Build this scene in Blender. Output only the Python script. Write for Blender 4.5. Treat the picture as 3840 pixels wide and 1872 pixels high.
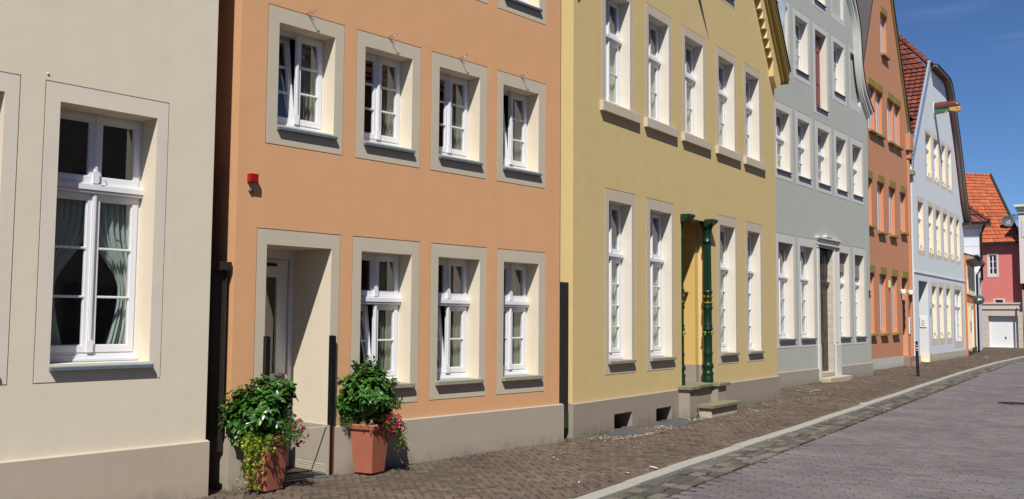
import bpy, math, random
from math import radians as R, sin, cos, pi
from mathutils import Vector, Matrix
from mathutils.geometry import delaunay_2d_cdt
for o in list(bpy.data.objects): bpy.data.objects.remove(o)
random.seed(7)
scn = bpy.context.scene
# ------------------------------------------------ camera
cam_d = bpy.data.cameras.new('camera'); cam = bpy.data.objects.new('camera', cam_d); scn.collection.objects.link(cam); scn.camera = cam
cam_d.sensor_width = 36; cam_d.lens = 33.388; cam_d.clip_start = .05; cam_d.clip_end = 3000
PIT, ROL = R(4.10196), R(.4417)
_r = Vector((1,0,0)); _f = Vector((0,cos(PIT),sin(PIT))); _u = Vector((0,-sin(PIT),cos(PIT)))
r2 = _r*cos(ROL)+_u*sin(ROL); u2 = -_r*sin(ROL)+_u*cos(ROL)
cam.matrix_world = Matrix(((r2.x,u2.x,-_f.x,0),(r2.y,u2.y,-_f.y,0),(r2.z,u2.z,-_f.z,1.6),(0,0,0,1)))
scn.render.resolution_x, scn.render.resolution_y = 1024, 499
# ------------------------------------------------ light
SUN = Vector((.05,.79,-1)).normalized()
world = bpy.data.worlds.new("World"); scn.world = world; world.use_nodes = True
wn, wl = world.node_tree.nodes, world.node_tree.links
sky = wn.new('ShaderNodeTexSky'); sky.sky_type = 'NISHITA'; sky.sun_disc = False
sky.sun_elevation = math.asin(-SUN.z); sky.sun_rotation = R(183.6); sky.altitude = 1500; sky.air_density = .85; sky.dust_density = .1; sky.ozone_density = 5.0
tint = wn.new('ShaderNodeMix'); tint.data_type = 'RGBA'; tint.blend_type = 'MULTIPLY'; tint.inputs[0].default_value = 1; tint.inputs[7].default_value = (.54,.66,.79,1); wl.new(sky.outputs[0], tint.inputs[6]); 
stc = wn.new('ShaderNodeTexCoord'); smp = wn.new('ShaderNodeMapping'); smp.inputs['Rotation'].default_value = (0,R(-14),R(20)); smp.inputs['Scale'].default_value = (2.2,2.2,16); wl.new(stc.outputs['Generated'], smp.inputs[0])
snz = wn.new('ShaderNodeTexNoise'); snz.inputs['Scale'].default_value = 1.3; snz.inputs['Detail'].default_value = 7; wl.new(smp.outputs[0], snz.inputs['Vector'])
srp = wn.new('ShaderNodeMapRange'); srp.inputs[1].default_value = .56; srp.inputs[2].default_value = .85; srp.inputs[4].default_value = .18; wl.new(snz.outputs['Fac'], srp.inputs[0])
scl = wn.new('ShaderNodeMix'); scl.data_type = 'RGBA'; scl.inputs[7].default_value = (7.0,7.4,7.8,1); wl.new(srp.outputs[0], scl.inputs[0]); wl.new(tint.outputs[2], scl.inputs[6]); wl.new(scl.outputs[2], wn['Background'].inputs[0]); wn['Background'].inputs[1].default_value = .092
sd = bpy.data.lights.new('sun','SUN'); sd.energy = 4.6; sd.angle = R(.53); sd.color = (1,.95,.87)
so = bpy.data.objects.new('sun', sd); scn.collection.objects.link(so); so.rotation_euler = SUN.to_track_quat('-Z','Y').to_euler(); so.location = (0,-20,30)
scn.view_settings.view_transform = 'Standard'; scn.view_settings.look = 'None'; scn.view_settings.gamma = 1
scn.view_settings.exposure = .42

# ------------------------------------------------ materials
def lin(h):
    h = h.lstrip('#'); o = []
    for i in (0,2,4):
        c = int(h[i:i+2],16)/255; o.append(c/12.92 if c <= .04045 else ((c+.055)/1.055)**2.4)
    return o
def rgb(c):
    return tuple(lin(c))+(1,) if isinstance(c,str) else tuple(c)+(1,)
def newmat(name):
    m = bpy.data.materials.new(name); m.use_nodes = True
    return m, m.node_tree.nodes, m.node_tree.links, m.node_tree.nodes['Principled BSDF']
def mixrgb(n, l, a, b, fac, mode='MIX'):
    x = n.new('ShaderNodeMix'); x.data_type = 'RGBA'; x.blend_type = mode
    for s, v in ((6,a),(7,b)):
        if hasattr(v,'links') or hasattr(v,'is_linked'): l.new(v, x.inputs[s])
        else: x.inputs[s].default_value = v
    if hasattr(fac,'is_linked'): l.new(fac, x.inputs[0])
    else: x.inputs[0].default_value = fac
    return x.outputs[2]
def noise(n, l, scale, detail=4, rough=.6, stretch=None, co='Object'):
    tc = n.new('ShaderNodeTexCoord'); t = n.new('ShaderNodeTexNoise'); t.inputs['Scale'].default_value = scale
    t.inputs['Detail'].default_value = detail; t.inputs['Roughness'].default_value = rough
    src = tc.outputs[co]
    if stretch:
        mp = n.new('ShaderNodeMapping'); mp.inputs['Scale'].default_value = stretch; l.new(src, mp.inputs[0]); src = mp.outputs[0]
    l.new(src, t.inputs['Vector']); return t.outputs['Fac']
def ramp(n, l, src, stops):
    r = n.new('ShaderNodeValToRGB'); e = r.color_ramp.elements
    e[0].position = stops[0][0]; e[0].color = stops[0][1]; e[1].position = stops[-1][0]; e[1].color = stops[-1][1]
    for p, c in stops[1:-1]:
        q = e.new(p); q.color = c
    l.new(src, r.inputs[0]); return r.outputs[0]
def gray(v): return (v,v,v,1)
def plain(name, c, rough=.6, metal=0, var=.12, scale=9, bump=0, bscale=60, coat=0, spec=.4):
    m, n, l, b = newmat(name)
    c = rgb(c); nz = noise(n, l, scale)
    col = mixrgb(n, l, tuple(x*(1-var) for x in c[:3])+(1,), tuple(min(1,x*(1+var)) for x in c[:3])+(1,), nz)
    l.new(col, b.inputs['Base Color']); b.inputs['Roughness'].default_value = rough; b.inputs['Metallic'].default_value = metal
    b.inputs['Coat Weight'].default_value = coat; b.inputs['Specular IOR Level'].default_value = spec
    if bump:
        bn = n.new('ShaderNodeBump'); bn.inputs['Strength'].default_value = bump; bn.inputs['Distance'].default_value = .004
        l.new(noise(n, l, bscale, 6), bn.inputs['Height']); l.new(bn.outputs[0], b.inputs['Normal'])
    return m
def stucco(name, c, dirt=None, var=.07, zdirt=.0, bump=.35):
    """painted lime render: cloudy tone, faint vertical runs, trowel undulation, fine grain, splash dirt near the ground"""
    m, n, l, b = newmat(name); c = rgb(c)
    lo = tuple(x*(1-var) for x in c[:3])+(1,); hi = tuple(min(1,x*(1+var*.6)) for x in c[:3])+(1,)
    col = mixrgb(n, l, lo, hi, noise(n, l, 1.3, 6, .62))
    runs = ramp(n, l, noise(n, l, 3.2, 5, .6, (1.6,1.6,.09)), [(.45,gray(1)),(.72,gray(.94))])
    col = mixrgb(n, l, col, runs, .5, 'MULTIPLY')
    spots = ramp(n, l, noise(n, l, 14, 7, .7), [(.6,gray(1)),(.74,gray(.9))])
    col = mixrgb(n, l, col, spots, .6, 'MULTIPLY')
    if zdirt:
        g = n.new('ShaderNodeNewGeometry'); s = n.new('ShaderNodeSeparateXYZ'); l.new(g.outputs['Position'], s.inputs[0])
        mr = n.new('ShaderNodeMapRange'); mr.inputs[1].default_value = zdirt; mr.inputs[2].default_value = 0; l.new(s.outputs[2], mr.inputs[0])
        nz = ramp(n, l, noise(n, l, 6, 7, .7), [(.35,gray(0)),(.75,gray(.75))])
        mm = n.new('ShaderNodeMath'); mm.operation = 'MULTIPLY'; l.new(mr.outputs[0], mm.inputs[0]); l.new(nz, mm.inputs[1])
        col = mixrgb(n, l, col, rgb(dirt or '#5d5446'), mm.outputs[0])
    l.new(col, b.inputs['Base Color']); b.inputs['Roughness'].default_value = .88; b.inputs['Specular IOR Level'].default_value = .25
    b1 = n.new('ShaderNodeBump'); b1.inputs['Strength'].default_value = bump; b1.inputs['Distance'].default_value = .003; l.new(noise(n, l, 150, 4, .7), b1.inputs['Height'])
    b2 = n.new('ShaderNodeBump'); b2.inputs['Strength'].default_value = .28; b2.inputs['Distance'].default_value = .02; l.new(noise(n, l, 2.3, 3, .5), b2.inputs['Height']); l.new(b1.outputs[0], b2.inputs['Normal'])
    l.new(b2.outputs[0], b.inputs['Normal'])
    return m
def stone_mat(name, cols, rough=.8, moss=0, attr='tone'):
    """paving stones: each stone's own tone comes from a mesh attribute"""
    m, n, l, b = newmat(name)
    a = n.new('ShaderNodeAttribute'); a.attribute_name = attr
    col = ramp(n, l, a.outputs['Fac'], [(i/(len(cols)-1), rgb(c)) for i, c in enumerate(cols)])
    col = mixrgb(n, l, col, ramp(n, l, noise(n, l, 45, 6, .7), [(.3,gray(.75)),(.7,gray(1.15))]), .8, 'MULTIPLY')
    col = mixrgb(n, l, col, ramp(n, l, noise(n, l, .8, 5, .6), [(.35,gray(.82)),(.65,gray(1.12))]), 1, 'MULTIPLY')
    if moss:
        f = ramp(n, l, noise(n, l, 2.2, 8, .75), [(.55,gray(0)),(.75,gray(moss))])
        col = mixrgb(n, l, col, rgb('#4c5030'), f)
    l.new(col, b.inputs['Base Color']); b.inputs['Roughness'].default_value = rough; b.inputs['Specular IOR Level'].default_value = .3
    bn = n.new('ShaderNodeBump'); bn.inputs['Strength'].default_value = .5; bn.inputs['Distance'].default_value = .004
    l.new(noise(n, l, 60, 5, .7), bn.inputs['Height']); l.new(bn.outputs[0], b.inputs['Normal'])
    return m
def glass_mat():
    m, n, l, b = newmat('window_glass'); n.remove(b)
    out = n['Material Output']; tr = n.new('ShaderNodeBsdfTransparent'); tr.inputs[0].default_value = (.88,.92,.90,1)
    gl = n.new('ShaderNodeBsdfGlossy'); gl.inputs['Roughness'].default_value = .012; gl.inputs[0].default_value = (.93,.96,.95,1)
    ge = n.new('ShaderNodeNewGeometry'); dt = n.new('ShaderNodeVectorMath'); dt.operation = 'DOT_PRODUCT'; l.new(ge.outputs['Incoming'], dt.inputs[0]); l.new(ge.outputs['Normal'], dt.inputs[1])
    def mth(op, a, b=None):
        q = n.new('ShaderNodeMath'); q.operation = op
        for i_, v_ in enumerate((a,b)):
            if v_ is None: continue
            if isinstance(v_,(int,float)): q.inputs[i_].default_value = v_
            else: l.new(v_, q.inputs[i_])
        return q.outputs[0]
    fr_ = mth('MULTIPLY', mth('POWER', mth('SUBTRACT', 1.0, mth('ABSOLUTE', dt.outputs['Value'])), 4.0), .8)
    bn = n.new('ShaderNodeBump'); bn.inputs['Strength'].default_value = .12; bn.inputs['Distance'].default_value = .02
    l.new(noise(n, l, 1.7, 2, .5), bn.inputs['Height']); l.new(bn.outputs[0], gl.inputs['Normal'])
    mx = n.new('ShaderNodeMixShader'); ad = n.new('ShaderNodeMath'); ad.inputs[1].default_value = .15
    l.new(fr_, ad.inputs[0]); l.new(ad.outputs[0], mx.inputs[0]); l.new(tr.outputs[0], mx.inputs[1]); l.new(gl.outputs[0], mx.inputs[2]); l.new(mx.outputs[0], out.inputs[0])
    return m
def cloth_mat(name, c):
    m, n, l, b = newmat(name); b.inputs['Base Color'].default_value = rgb(c); b.inputs['Roughness'].default_value = .95
    out = n['Material Output']; t = n.new('ShaderNodeBsdfTranslucent'); t.inputs[0].default_value = rgb(c)
    mx = n.new('ShaderNodeMixShader'); mx.inputs[0].default_value = .35; l.new(b.outputs[0], mx.inputs[1]); l.new(t.outputs[0], mx.inputs[2]); l.new(mx.outputs[0], out.inputs[0])
    return m
def leaf_mat(name, c1, c2, rough=.35, trans=.2):
    m, n, l, b = newmat(name); a = n.new('ShaderNodeAttribute'); a.attribute_name = 'tone'
    col = mixrgb(n, l, rgb(c1), rgb(c2), a.outputs['Fac']); l.new(col, b.inputs['Base Color']); b.inputs['Roughness'].default_value = rough
    out = n['Material Output']; t = n.new('ShaderNodeBsdfTranslucent'); l.new(col, t.inputs[0])
    mx = n.new('ShaderNodeMixShader'); mx.inputs[0].default_value = trans; l.new(b.outputs[0], mx.inputs[1]); l.new(t.outputs[0], mx.inputs[2]); l.new(mx.outputs[0], out.inputs[0])
    return m
def tile_mat(name, c1, c2, c3, lich=.5):
    m, n, l, b = newmat(name)
    a = n.new('ShaderNodeAttribute'); a.attribute_name = 'tone'
    col = ramp(n, l, a.outputs['Fac'], [(0,rgb(c1)),(.5,rgb(c2)),(1,rgb(c3))])
    col = mixrgb(n, l, col, ramp(n, l, noise(n, l, 1.1, 6, .7), [(.4,gray(1)),(.7,gray(.72))]), lich, 'MULTIPLY')
    col = mixrgb(n, l, col, ramp(n, l, noise(n, l, 12, 6, .7), [(.4,gray(1)),(.7,gray(.8))]), lich, 'MULTIPLY')
    l.new(col, b.inputs['Base Color']); b.inputs['Roughness'].default_value = .75
    return m
M = dict(
 cream=stucco('cream_render', (0.68,0.615,0.485), zdirt=.0), cream_plinth=stucco('cream_plinth_paint', (0.445,0.381,0.301), zdirt=.15),
 surround_c=stucco('stone_grey_trim', (0.66,0.60,0.51), var=.03), reveal=stucco('cream_trim', '#d8ccb6', var=.03),
 orange=stucco('orange_render', (0.625,0.345,0.178), var=.05), surround_o=stucco('olive_grey_trim', (0.50,0.445,0.345), var=.04), or_plinth=stucco('taupe_plinth_paint', (0.371,0.323,0.266), zdirt=.16),
 yellow=stucco('yellow_render', (0.63,0.485,0.23), var=.05), surround_y=stucco('sand_trim', (0.539,0.462,0.361), var=.04), yel_plinth=stucco('grey_taupe_plinth', '#978d80', zdirt=.17), yellow_deep=stucco('deep_yellow_render', '#cfae68', var=.04),
 grey=stucco('grey_green_render', (0.43,0.445,0.40), var=.05), surround_g=stucco('pale_grey_trim', (0.565,0.552,0.521), var=.03), reveal_g=stucco('pale_ivory_trim', '#d3ccbf', var=.03), gr_plinth=stucco('warm_grey_plinth', '#9d968a', zdirt=.17),
 or2=stucco('salmon_render', (0.527,0.242,0.130), var=.05), or2r=stucco('bright_orange_reveal_paint', '#cc8760', var=.03), or2_plinth=stucco('pale_grey_plinth', '#bcbab2', zdirt=.15), ochre=stucco('olive_ochre_paint', '#8d7842', var=.12), white=stucco('white_blue_render', (0.638,0.665,0.680), var=.04), wh_plinth=stucco('beige_plinth', '#b5aa98', zdirt=.15), trim_w=stucco('beige_trim', '#cbc0ae', var=.04), reveal_w=stucco('cream_reveal_paint', '#e0d3b8', var=.04),
 dkor=stucco('burnt_orange_render', '#c0713f', var=.06), dkor_plinth=stucco('dark_brown_plinth', '#4f403a'), siding=stucco('white_siding_paint', (0.624,0.651,0.694), var=.03), pink=stucco('coral_red_render', (0.60,0.185,0.165), var=.05), ashlar=stucco('beige_ashlar', (0.521,0.456,0.392), var=.06), beige=stucco('pale_beige_render', (0.617,0.571,0.521), var=.04),
 white_paint=plain('white_gloss_paint', '#d9dbe0', .28, var=.03, coat=.2), zinc=plain('blue_grey_zinc', '#6f7f8b', .45, .35, .2, 14), zinc_l=plain('light_zinc', '#a3b0bc', .4, .45, .15, 5), stone_sill=plain('weathered_stone', '#8d8a7a', .85, var=.3, scale=25, bump=.5),
 slate=plain('dark_slate_sill', '#54575c', .5, var=.2), mossy=plain('mossy_stone', '#77745c', .9, var=.6, scale=9, bump=.6, bscale=40), stepst=plain('sandstone_step', '#b0a58f', .85, var=.15, scale=8, bump=.4),
 dark_wood=plain('black_brown_wood', '#2b2420', .6, var=.35, scale=5, bump=.3), brown_wood=plain('dark_brown_door_paint', '#43362f', .45, var=.2), oxblood=plain('oxblood_shutter_paint', '#7d3a33', .4, var=.08),
 green=plain('dark_green_enamel', '#12301c', .35, var=.1, coat=.1), gold=plain('golden_yellow_paint', '#a67a18', .35, var=.05), redp=plain('red_paint', '#94141a', .3, var=.06), lgreen=plain('leaf_green_paint', '#2f9a55', .4, var=.15),
 terra=plain('terracotta', '#a2604a', .75, var=.22, scale=6, bump=.25, bscale=90), soil=plain('soil', '#2c231b', .95, var=.3), black=plain('black_metal', '#191a1c', .35, .2, .2), bmetal=plain('dark_downpipe_metal', '#31302f', .4, .4, .2), chrome=plain('polished_chrome', '#cfcfcf', .12, 1, .02), brown_reflection=plain('painted_brown_reflection', '#6e3e2c', .5, var=.2),  # includes the brown of the reflection painted on the door post
 dark=plain('dark_room', '#3a302a', .95, var=.2), curtain=cloth_mat('pale_green_curtain', '#cbd8d4'), reflection_drape=cloth_mat('grey_green_reflection_drape', '#8f9184'), sheer=cloth_mat('ivory_curtain', '#d6d0b4'), blind=plain('grey_roller_shutter', '#8e8680', .6, var=.08),  # grey-green drape carries the colour of reveals mirrored in the glass
 verge=plain('ochre_verge_paint', '#8e7a3c', .5, var=.12), verge_d=plain('dark_roof_edge', '#2b2a26', .6, var=.2), maroon=plain('maroon_board', '#6e2b38', .5, var=.1), soffit=plain('taupe_soffit', '#8d8378', .6, var=.08), beam=plain('brown_beam_cover', '#5d3229', .35, var=.12), carved=plain('carved_ochre_wood', '#b89552', .5, var=.2), eyew=plain('eye_white_paint', '#e8e4de', .3, var=.02),
 sheetmetal=plain('dark_sheet_metal', '#4a4444', .55, .1, .12, 3), gold_t=plain('buff_plastic', '#d2c49a', .5), kerb=plain('granite_kerb', '#94928b', .8, var=.18, scale=30, bump=.3, bscale=120),
 mosaic=plain('soil_joint', '#4a4035', .95, var=.35, scale=20), paper=plain('white_paper', '#b4b0a8', .8, var=.05), iron=plain('galvanised_grating', '#767b82', .45, .5, .15, 30), cast=plain('cast_iron', '#35312f', .6, .3, .2), dish=plain('grey_dish_paint', '#504f58', .45, var=.05), garage=plain('white_garage_paint', '#dddfe0', .4, var=.04), signg=plain('dark_green_grey_sign', '#3f4c4b', .4, var=.05), pinkflower=leaf_mat('magenta_petals', '#8a0038', '#b30650', .5, .3), lilac=leaf_mat('lilac_petals', '#7f7ac0', '#a8a2e0', .5, .3),
 leaf=leaf_mat('glossy_leaf', '#193c10', '#48762a', .31, .15), ivy=leaf_mat('yellow_green_ivy', '#3f6416', '#93b02c', .4, .3), feather=leaf_mat('feathery_leaf', '#2a5210', '#5d8a20', .5, .3), heu=leaf_mat('dusty_plum_leaf', '#7b6155', '#a98f7c', .5, .15), bud=leaf_mat('brown_buds', '#5a3a28', '#8a5d3e', .7, .1), treeleaf=leaf_mat('tree_leaf', '#1c3812', '#42662a', .6, .2), grass=leaf_mat('grass_blade', '#37551a', '#6f8f2e', .6, .3), bark=plain('bark', '#4b3b2c', .9, var=.3),
 brick=plain('brown_brick', '#8a5a48', .85, var=.25, scale=3), wax=plain('white_wall_lamp_glass', '#e6e4e0', .4, var=.02), glass=glass_mat(),
 tile_o=tile_mat('orange_clay_tile', '#9c4f30', '#b25f3a', '#c0744e', .6), tile_r=tile_mat('aged_red_clay_tile', '#5a2f24', '#783928', '#8f4a35', .8),
 pave=stone_mat('pavement_clinker', [(0.074,0.054,0.042),(0.112,0.083,0.065),(0.128,0.089,0.067),(0.140,0.098,0.075),(0.091,0.076,0.065),(0.145,0.108,0.084)], .9, .4), road=stone_mat('road_clinker', [(0.112,0.100,0.106),(0.143,0.124,0.129),(0.154,0.135,0.137),(0.120,0.111,0.122),(0.168,0.145,0.143)], .75, 0), gutter=stone_mat('gutter_cobble', ['#45423e','#54504b','#5e5a53','#77736a'], .85, .45),
)
# ------------------------------------------------ object helpers
def tag(o, label=None, cat=None, group=None, kind=None):
    for k, v in (('label',label),('category',cat),('group',group),('kind',kind)):
        if v: o[k] = v
    return o
def empty(name, loc=(0,0,0), rz=0, label=None, cat=None, group=None):
    o = bpy.data.objects.new(name, None); scn.collection.objects.link(o); o.location = loc; o.rotation_euler = (0,0,rz); o.empty_display_size = .3
    return tag(o, label, cat, group)
class MB:
    def __init__(s): s.v = []; s.f = []; s.mi = []; s.tone = []; s.cur = 0; s.sm = False; s.smf = []
    def mat(s, i): s.cur = i; return s
    def face(s, pts, t=None):
        b = len(s.v); s.v += [tuple(p) for p in pts]; s.f.append(tuple(range(b, b+len(pts)))); s.mi.append(s.cur); s.smf.append(False)
        if t is not None: s.tone += [t]*len(pts)
    def mesh(s, vs, fs, t=None, smooth=False):
        b = len(s.v); s.v += [tuple(p) for p in vs]; s.f += [tuple(i+b for i in f) for f in fs]; s.mi += [s.cur]*len(fs); s.smf += [smooth]*len(fs)
        if t is not None: s.tone += [t]*len(vs)
    def box(s, x0, x1, y0, y1, z0, z1, bev=0):
        if x0 > x1: x0, x1 = x1, x0
        if y0 > y1: y0, y1 = y1, y0
        if z0 > z1: z0, z1 = z1, z0
        s.hexa([(x0,y0,z0),(x1,y0,z0),(x1,y1,z0),(x0,y1,z0),(x0,y0,z1),(x1,y0,z1),(x1,y1,z1),(x0,y1,z1)])
    def hexa(s, p):
        s.mesh(p, [(0,3,2,1),(4,5,6,7),(0,1,5,4),(1,2,6,5),(2,3,7,6),(3,0,4,7)])
    def prism(s, poly, axis, a, b):
        """extrude a 2D polygon; axis 'y': poly=(x,z); 'x': poly=(y,z); 'z': poly=(x,y)"""
        n = len(poly)
        def P(q, t): return (q[0],t,q[1]) if axis == 'y' else ((t,q[0],q[1]) if axis == 'x' else (q[0],q[1],t))
        vs = [P(q,a) for q in poly]+[P(q,b) for q in poly]
        s.mesh(vs, [tuple(range(n)), tuple(range(2*n-1,n-1,-1))]+[(i,i+n,(i+1)%n+n,(i+1)%n) for i in range(n)])
    def lathe(s, prof, c=(0,0,0), n=16, smooth=True, flute=0):
        vs = []; m = len(prof)
        for k in range(n):
            a = 2*pi*k/n
            for r, z in prof:
                rr = r*(1-(flute if (k % 2) else 0)); vs.append((c[0]+rr*cos(a), c[1]+rr*sin(a), c[2]+z))
        fs = [(k*m+i, ((k+1)%n)*m+i, ((k+1)%n)*m+i+1, k*m+i+1) for k in range(n) for i in range(m-1)]
        s.mesh(vs, fs, smooth=smooth)
        s.face([vs[k*m+m-1] for k in range(n)]); s.face([vs[k*m] for k in range(n-1,-1,-1)])
    def tube(s, pts, r, n=8, r1=None):
        pts = [Vector(p) for p in pts]; rings = []; L = len(pts)
        for i, p in enumerate(pts):
            d = (pts[min(i+1,L-1)]-pts[max(i-1,0)]).normalized(); a = d.orthogonal().normalized() if abs(d.z) > .99 else d.cross(Vector((0,0,1))).normalized(); b = d.cross(a)
            rr = r if r1 is None else r+(r1-r)*i/(L-1)
            rings.append([p+a*rr*cos(2*pi*k/n)+b*rr*sin(2*pi*k/n) for k in range(n)])
        vs = [q for rg in rings for q in rg]
        s.mesh(vs, [(i*n+k, i*n+(k+1)%n, (i+1)*n+(k+1)%n, (i+1)*n+k) for i in range(L-1) for k in range(n)]+[tuple(range(n-1,-1,-1)), tuple(range((L-1)*n,L*n))], smooth=True)
    def sphere(s, c, r, n=14, m=8, sc=(1,1,1)):
        vs = [(c[0]+r*sc[0]*sin(pi*j/m)*cos(2*pi*i/n), c[1]+r*sc[1]*sin(pi*j/m)*sin(2*pi*i/n), c[2]+r*sc[2]*cos(pi*j/m)) for j in range(m+1) for i in range(n)]
        s.mesh(vs, [(j*n+i, (j+1)*n+i, (j+1)*n+(i+1)%n, j*n+(i+1)%n) for j in range(m) for i in range(n)], smooth=True)
    def build(s, name, mats, parent=None, bevel=0):
        if not isinstance(mats,(list,tuple)): mats = [mats]
        me = bpy.data.meshes.new(name); me.from_pydata(s.v, [], s.f)
        for m in mats: me.materials.append(m)
        me.polygons.foreach_set('material_index', s.mi); me.polygons.foreach_set('use_smooth', s.smf)
        if s.tone and len(s.tone) == len(s.v):
            a = me.attributes.new('tone','FLOAT','POINT'); a.data.foreach_set('value', s.tone)
        me.update(); o = bpy.data.objects.new(name, me); scn.collection.objects.link(o)
        if parent: o.parent = parent
        if bevel:
            b = o.modifiers.new('bevel','BEVEL'); b.width = bevel; b.segments = 2; b.limit_method = 'ANGLE'; b.angle_limit = R(40)
        return o
def holes_face(mb, outer, holes, y, ax='y'):
    pts, edges, loops = [], [], [outer]+[[(h[0],h[2]),(h[1],h[2]),(h[1],h[3]),(h[0],h[3])] if not isinstance(h[0],tuple) else list(h) for h in holes]
    for L in loops:
        b = len(pts); pts += [Vector(p) for p in L]; edges += [(b+i, b+(i+1)%len(L)) for i in range(len(L))]
    vs, es, fs, *_ = delaunay_2d_cdt(pts, edges, [], 1, 1e-5)
    def inside(p, L):
        c = False
        for i in range(len(L)):
            a, b = L[i], L[(i+1)%len(L)]
            if (a[1] > p[1]) != (b[1] > p[1]) and p[0] < (b[0]-a[0])*(p[1]-a[1])/(b[1]-a[1])+a[0]: c = not c
        return c
    out = []
    for f in fs:
        c = sum((vs[i] for i in f), Vector((0,0)))/len(f)
        if inside(c, loops[0]) and not any(inside(c, h) for h in loops[1:]): out.append(tuple(f))
    mb.mesh([(p.x,y,p.y) for p in vs], out)
def rim(mb, h, y0, y1):
    u0,u1,z0,z1 = h
    mb.face([(u0,y0,z0),(u0,y1,z0),(u0,y1,z1),(u0,y0,z1)]); mb.face([(u1,y1,z0),(u1,y0,z0),(u1,y0,z1),(u1,y1,z1)])
    mb.face([(u0,y0,z1),(u0,y1,z1),(u1,y1,z1),(u1,y0,z1)]); mb.face([(u0,y1,z0),(u0,y0,z0),(u1,y0,z0),(u1,y1,z0)])
def house(name, A, yaw, label, cat='house'):
    return empty(name, (A[0],A[1],0), R(90-yaw), label, cat)
def shell(h, mat, outline, holes, y0, depth=6, rimd=.03, ul=None, ur=None, floors=(2.75,5.2,8.0), room=True, ztop=None, dmat=None):
    """front skin with its openings, return walls, rear wall; dark rooms behind"""
    mb = MB(); holes_face(mb, outline, holes, y0)
    for q in holes: rim(mb, q[:4], y0, y0+(q[4] if len(q) > 4 else rimd))
    n = len(outline)
    for i in range(n):
        a, b = outline[i], outline[(i+1)%n]
        mb.face([(a[0],y0,a[1]),(a[0],y0+depth,a[1]),(b[0],y0+depth,b[1]),(b[0],y0,b[1])])
    mb.face([(p[0],y0+depth,p[1]) for p in outline])
    mb.build('wall', mat, h)
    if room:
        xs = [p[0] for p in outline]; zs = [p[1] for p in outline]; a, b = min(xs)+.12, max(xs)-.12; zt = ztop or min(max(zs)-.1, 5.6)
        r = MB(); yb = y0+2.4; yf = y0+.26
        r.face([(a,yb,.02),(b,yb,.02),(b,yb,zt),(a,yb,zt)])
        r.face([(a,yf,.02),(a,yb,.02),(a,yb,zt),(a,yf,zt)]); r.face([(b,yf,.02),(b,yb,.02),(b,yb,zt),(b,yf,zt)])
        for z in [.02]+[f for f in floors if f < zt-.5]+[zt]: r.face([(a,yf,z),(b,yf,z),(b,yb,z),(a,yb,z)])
        r.build('interior', dmat or M['dark'], h)  # dark base colour keeps these unseen rooms looking unlit
def plinth(h, mat, u0, u1, ztop, holes=(), proud=.04, side=.03, zb=-.25, y0=0, lip=.012, cdepth=.3):
    mb = MB(); holes_face(mb, [(u0,zb),(u1,zb),(u1,ztop-lip),(u0,ztop-lip)], [q for q in holes], y0)
    for q in holes: rim(mb, q[:4], y0, y0+cdepth)
    mb.face([(u0,y0,ztop-lip),(u1,y0,ztop-lip),(u1,y0+proud+.004,ztop),(u0,y0+proud+.004,ztop)])
    for u in (u0,u1): mb.face([(u,y0,zb),(u,y0+.8,zb),(u,y0+.8,ztop),(u,y0+proud,ztop),(u,y0,ztop-lip)])
    return mb.build('plinth', mat, h)

def sash_geo(mb, u0, u1, z0, z1, y, rows, st=.048, mun=.022, cols=1):
    mb.mat(0)
    mb.box(u0,u0+st,y,y+.045,z0,z1); mb.box(u1-st,u1,y,y+.045,z0,z1); mb.box(u0+st,u1-st,y,y+.045,z0,z0+st*1.15); mb.box(u0+st,u1-st,y,y+.045,z1-st,z1)
    # glazing bead step
    a, b, c, d = u0+st, u1-st, z0+st*1.15, z1-st
    mb.box(a,a+.009,y+.012,y+.035,c,d); mb.box(b-.009,b,y+.012,y+.035,c,d); mb.box(a+.009,b-.009,y+.012,y+.035,d-.009,d); mb.box(a+.009,b-.009,y+.012,y+.035,c,c+.009)
    for k in range(1, rows):
        z = c+(d-c)*k/rows; mb.box(a,b,y+.006,y+.034,z-mun/2,z+mun/2); mb.box(a,b,y+.002,y+.006,z-mun/4,z+mun/4)
    for k in range(1, cols):
        x = a+(b-a)*k/cols; mb.box(x-mun/2,x+mun/2,y+.0065,y+.0335,c,d)
    return (a, b, c, d)
def pane_geo(mb, r, y, mi=0):
    a, b, c, d = r; t1 = random.uniform(-.003,.003); t2 = random.uniform(-.002,.002)
    mb.mat(mi); mb.face([(a,y-t1,c),(b,y+t1,c),(b,y+t1+t2,d),(a,y-t1+t2,d)])
def drape(mb, u0, u1, z0, z1, y, amp=.02, per=.07, tie=None):
    """pleated cloth; tie=(z, side) gathers it towards side at height z"""
    nu, nz = max(12,int((u1-u0)/.012)), 26; vs = []
    for j in range(nz+1):
        z = z0+(z1-z0)*j/nz
        for i in range(nu+1):
            t = i/nu; u = u0+(u1-u0)*t
            if tie:
                k = math.exp(-((z-tie[0])/.33)**2)*.62; k = k if z > tie[0] else math.exp(-((z-tie[0])/.8)**2)*.62
                e = u1 if tie[1] > 0 else u0; u = e+(u-e)*(1-k)
            ph = (t*(u1-u0))/per*2*pi
            vs.append((u, y+amp*sin(ph)+amp*.4*sin(ph*.37+1.3)+.004*sin(z*5+ph), z))
    mb.mesh(vs, [(j*(nu+1)+i, j*(nu+1)+i+1, (j+1)*(nu+1)+i+1, (j+1)*(nu+1)+i) for j in range(nz) for i in range(nu)], smooth=True)

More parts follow.
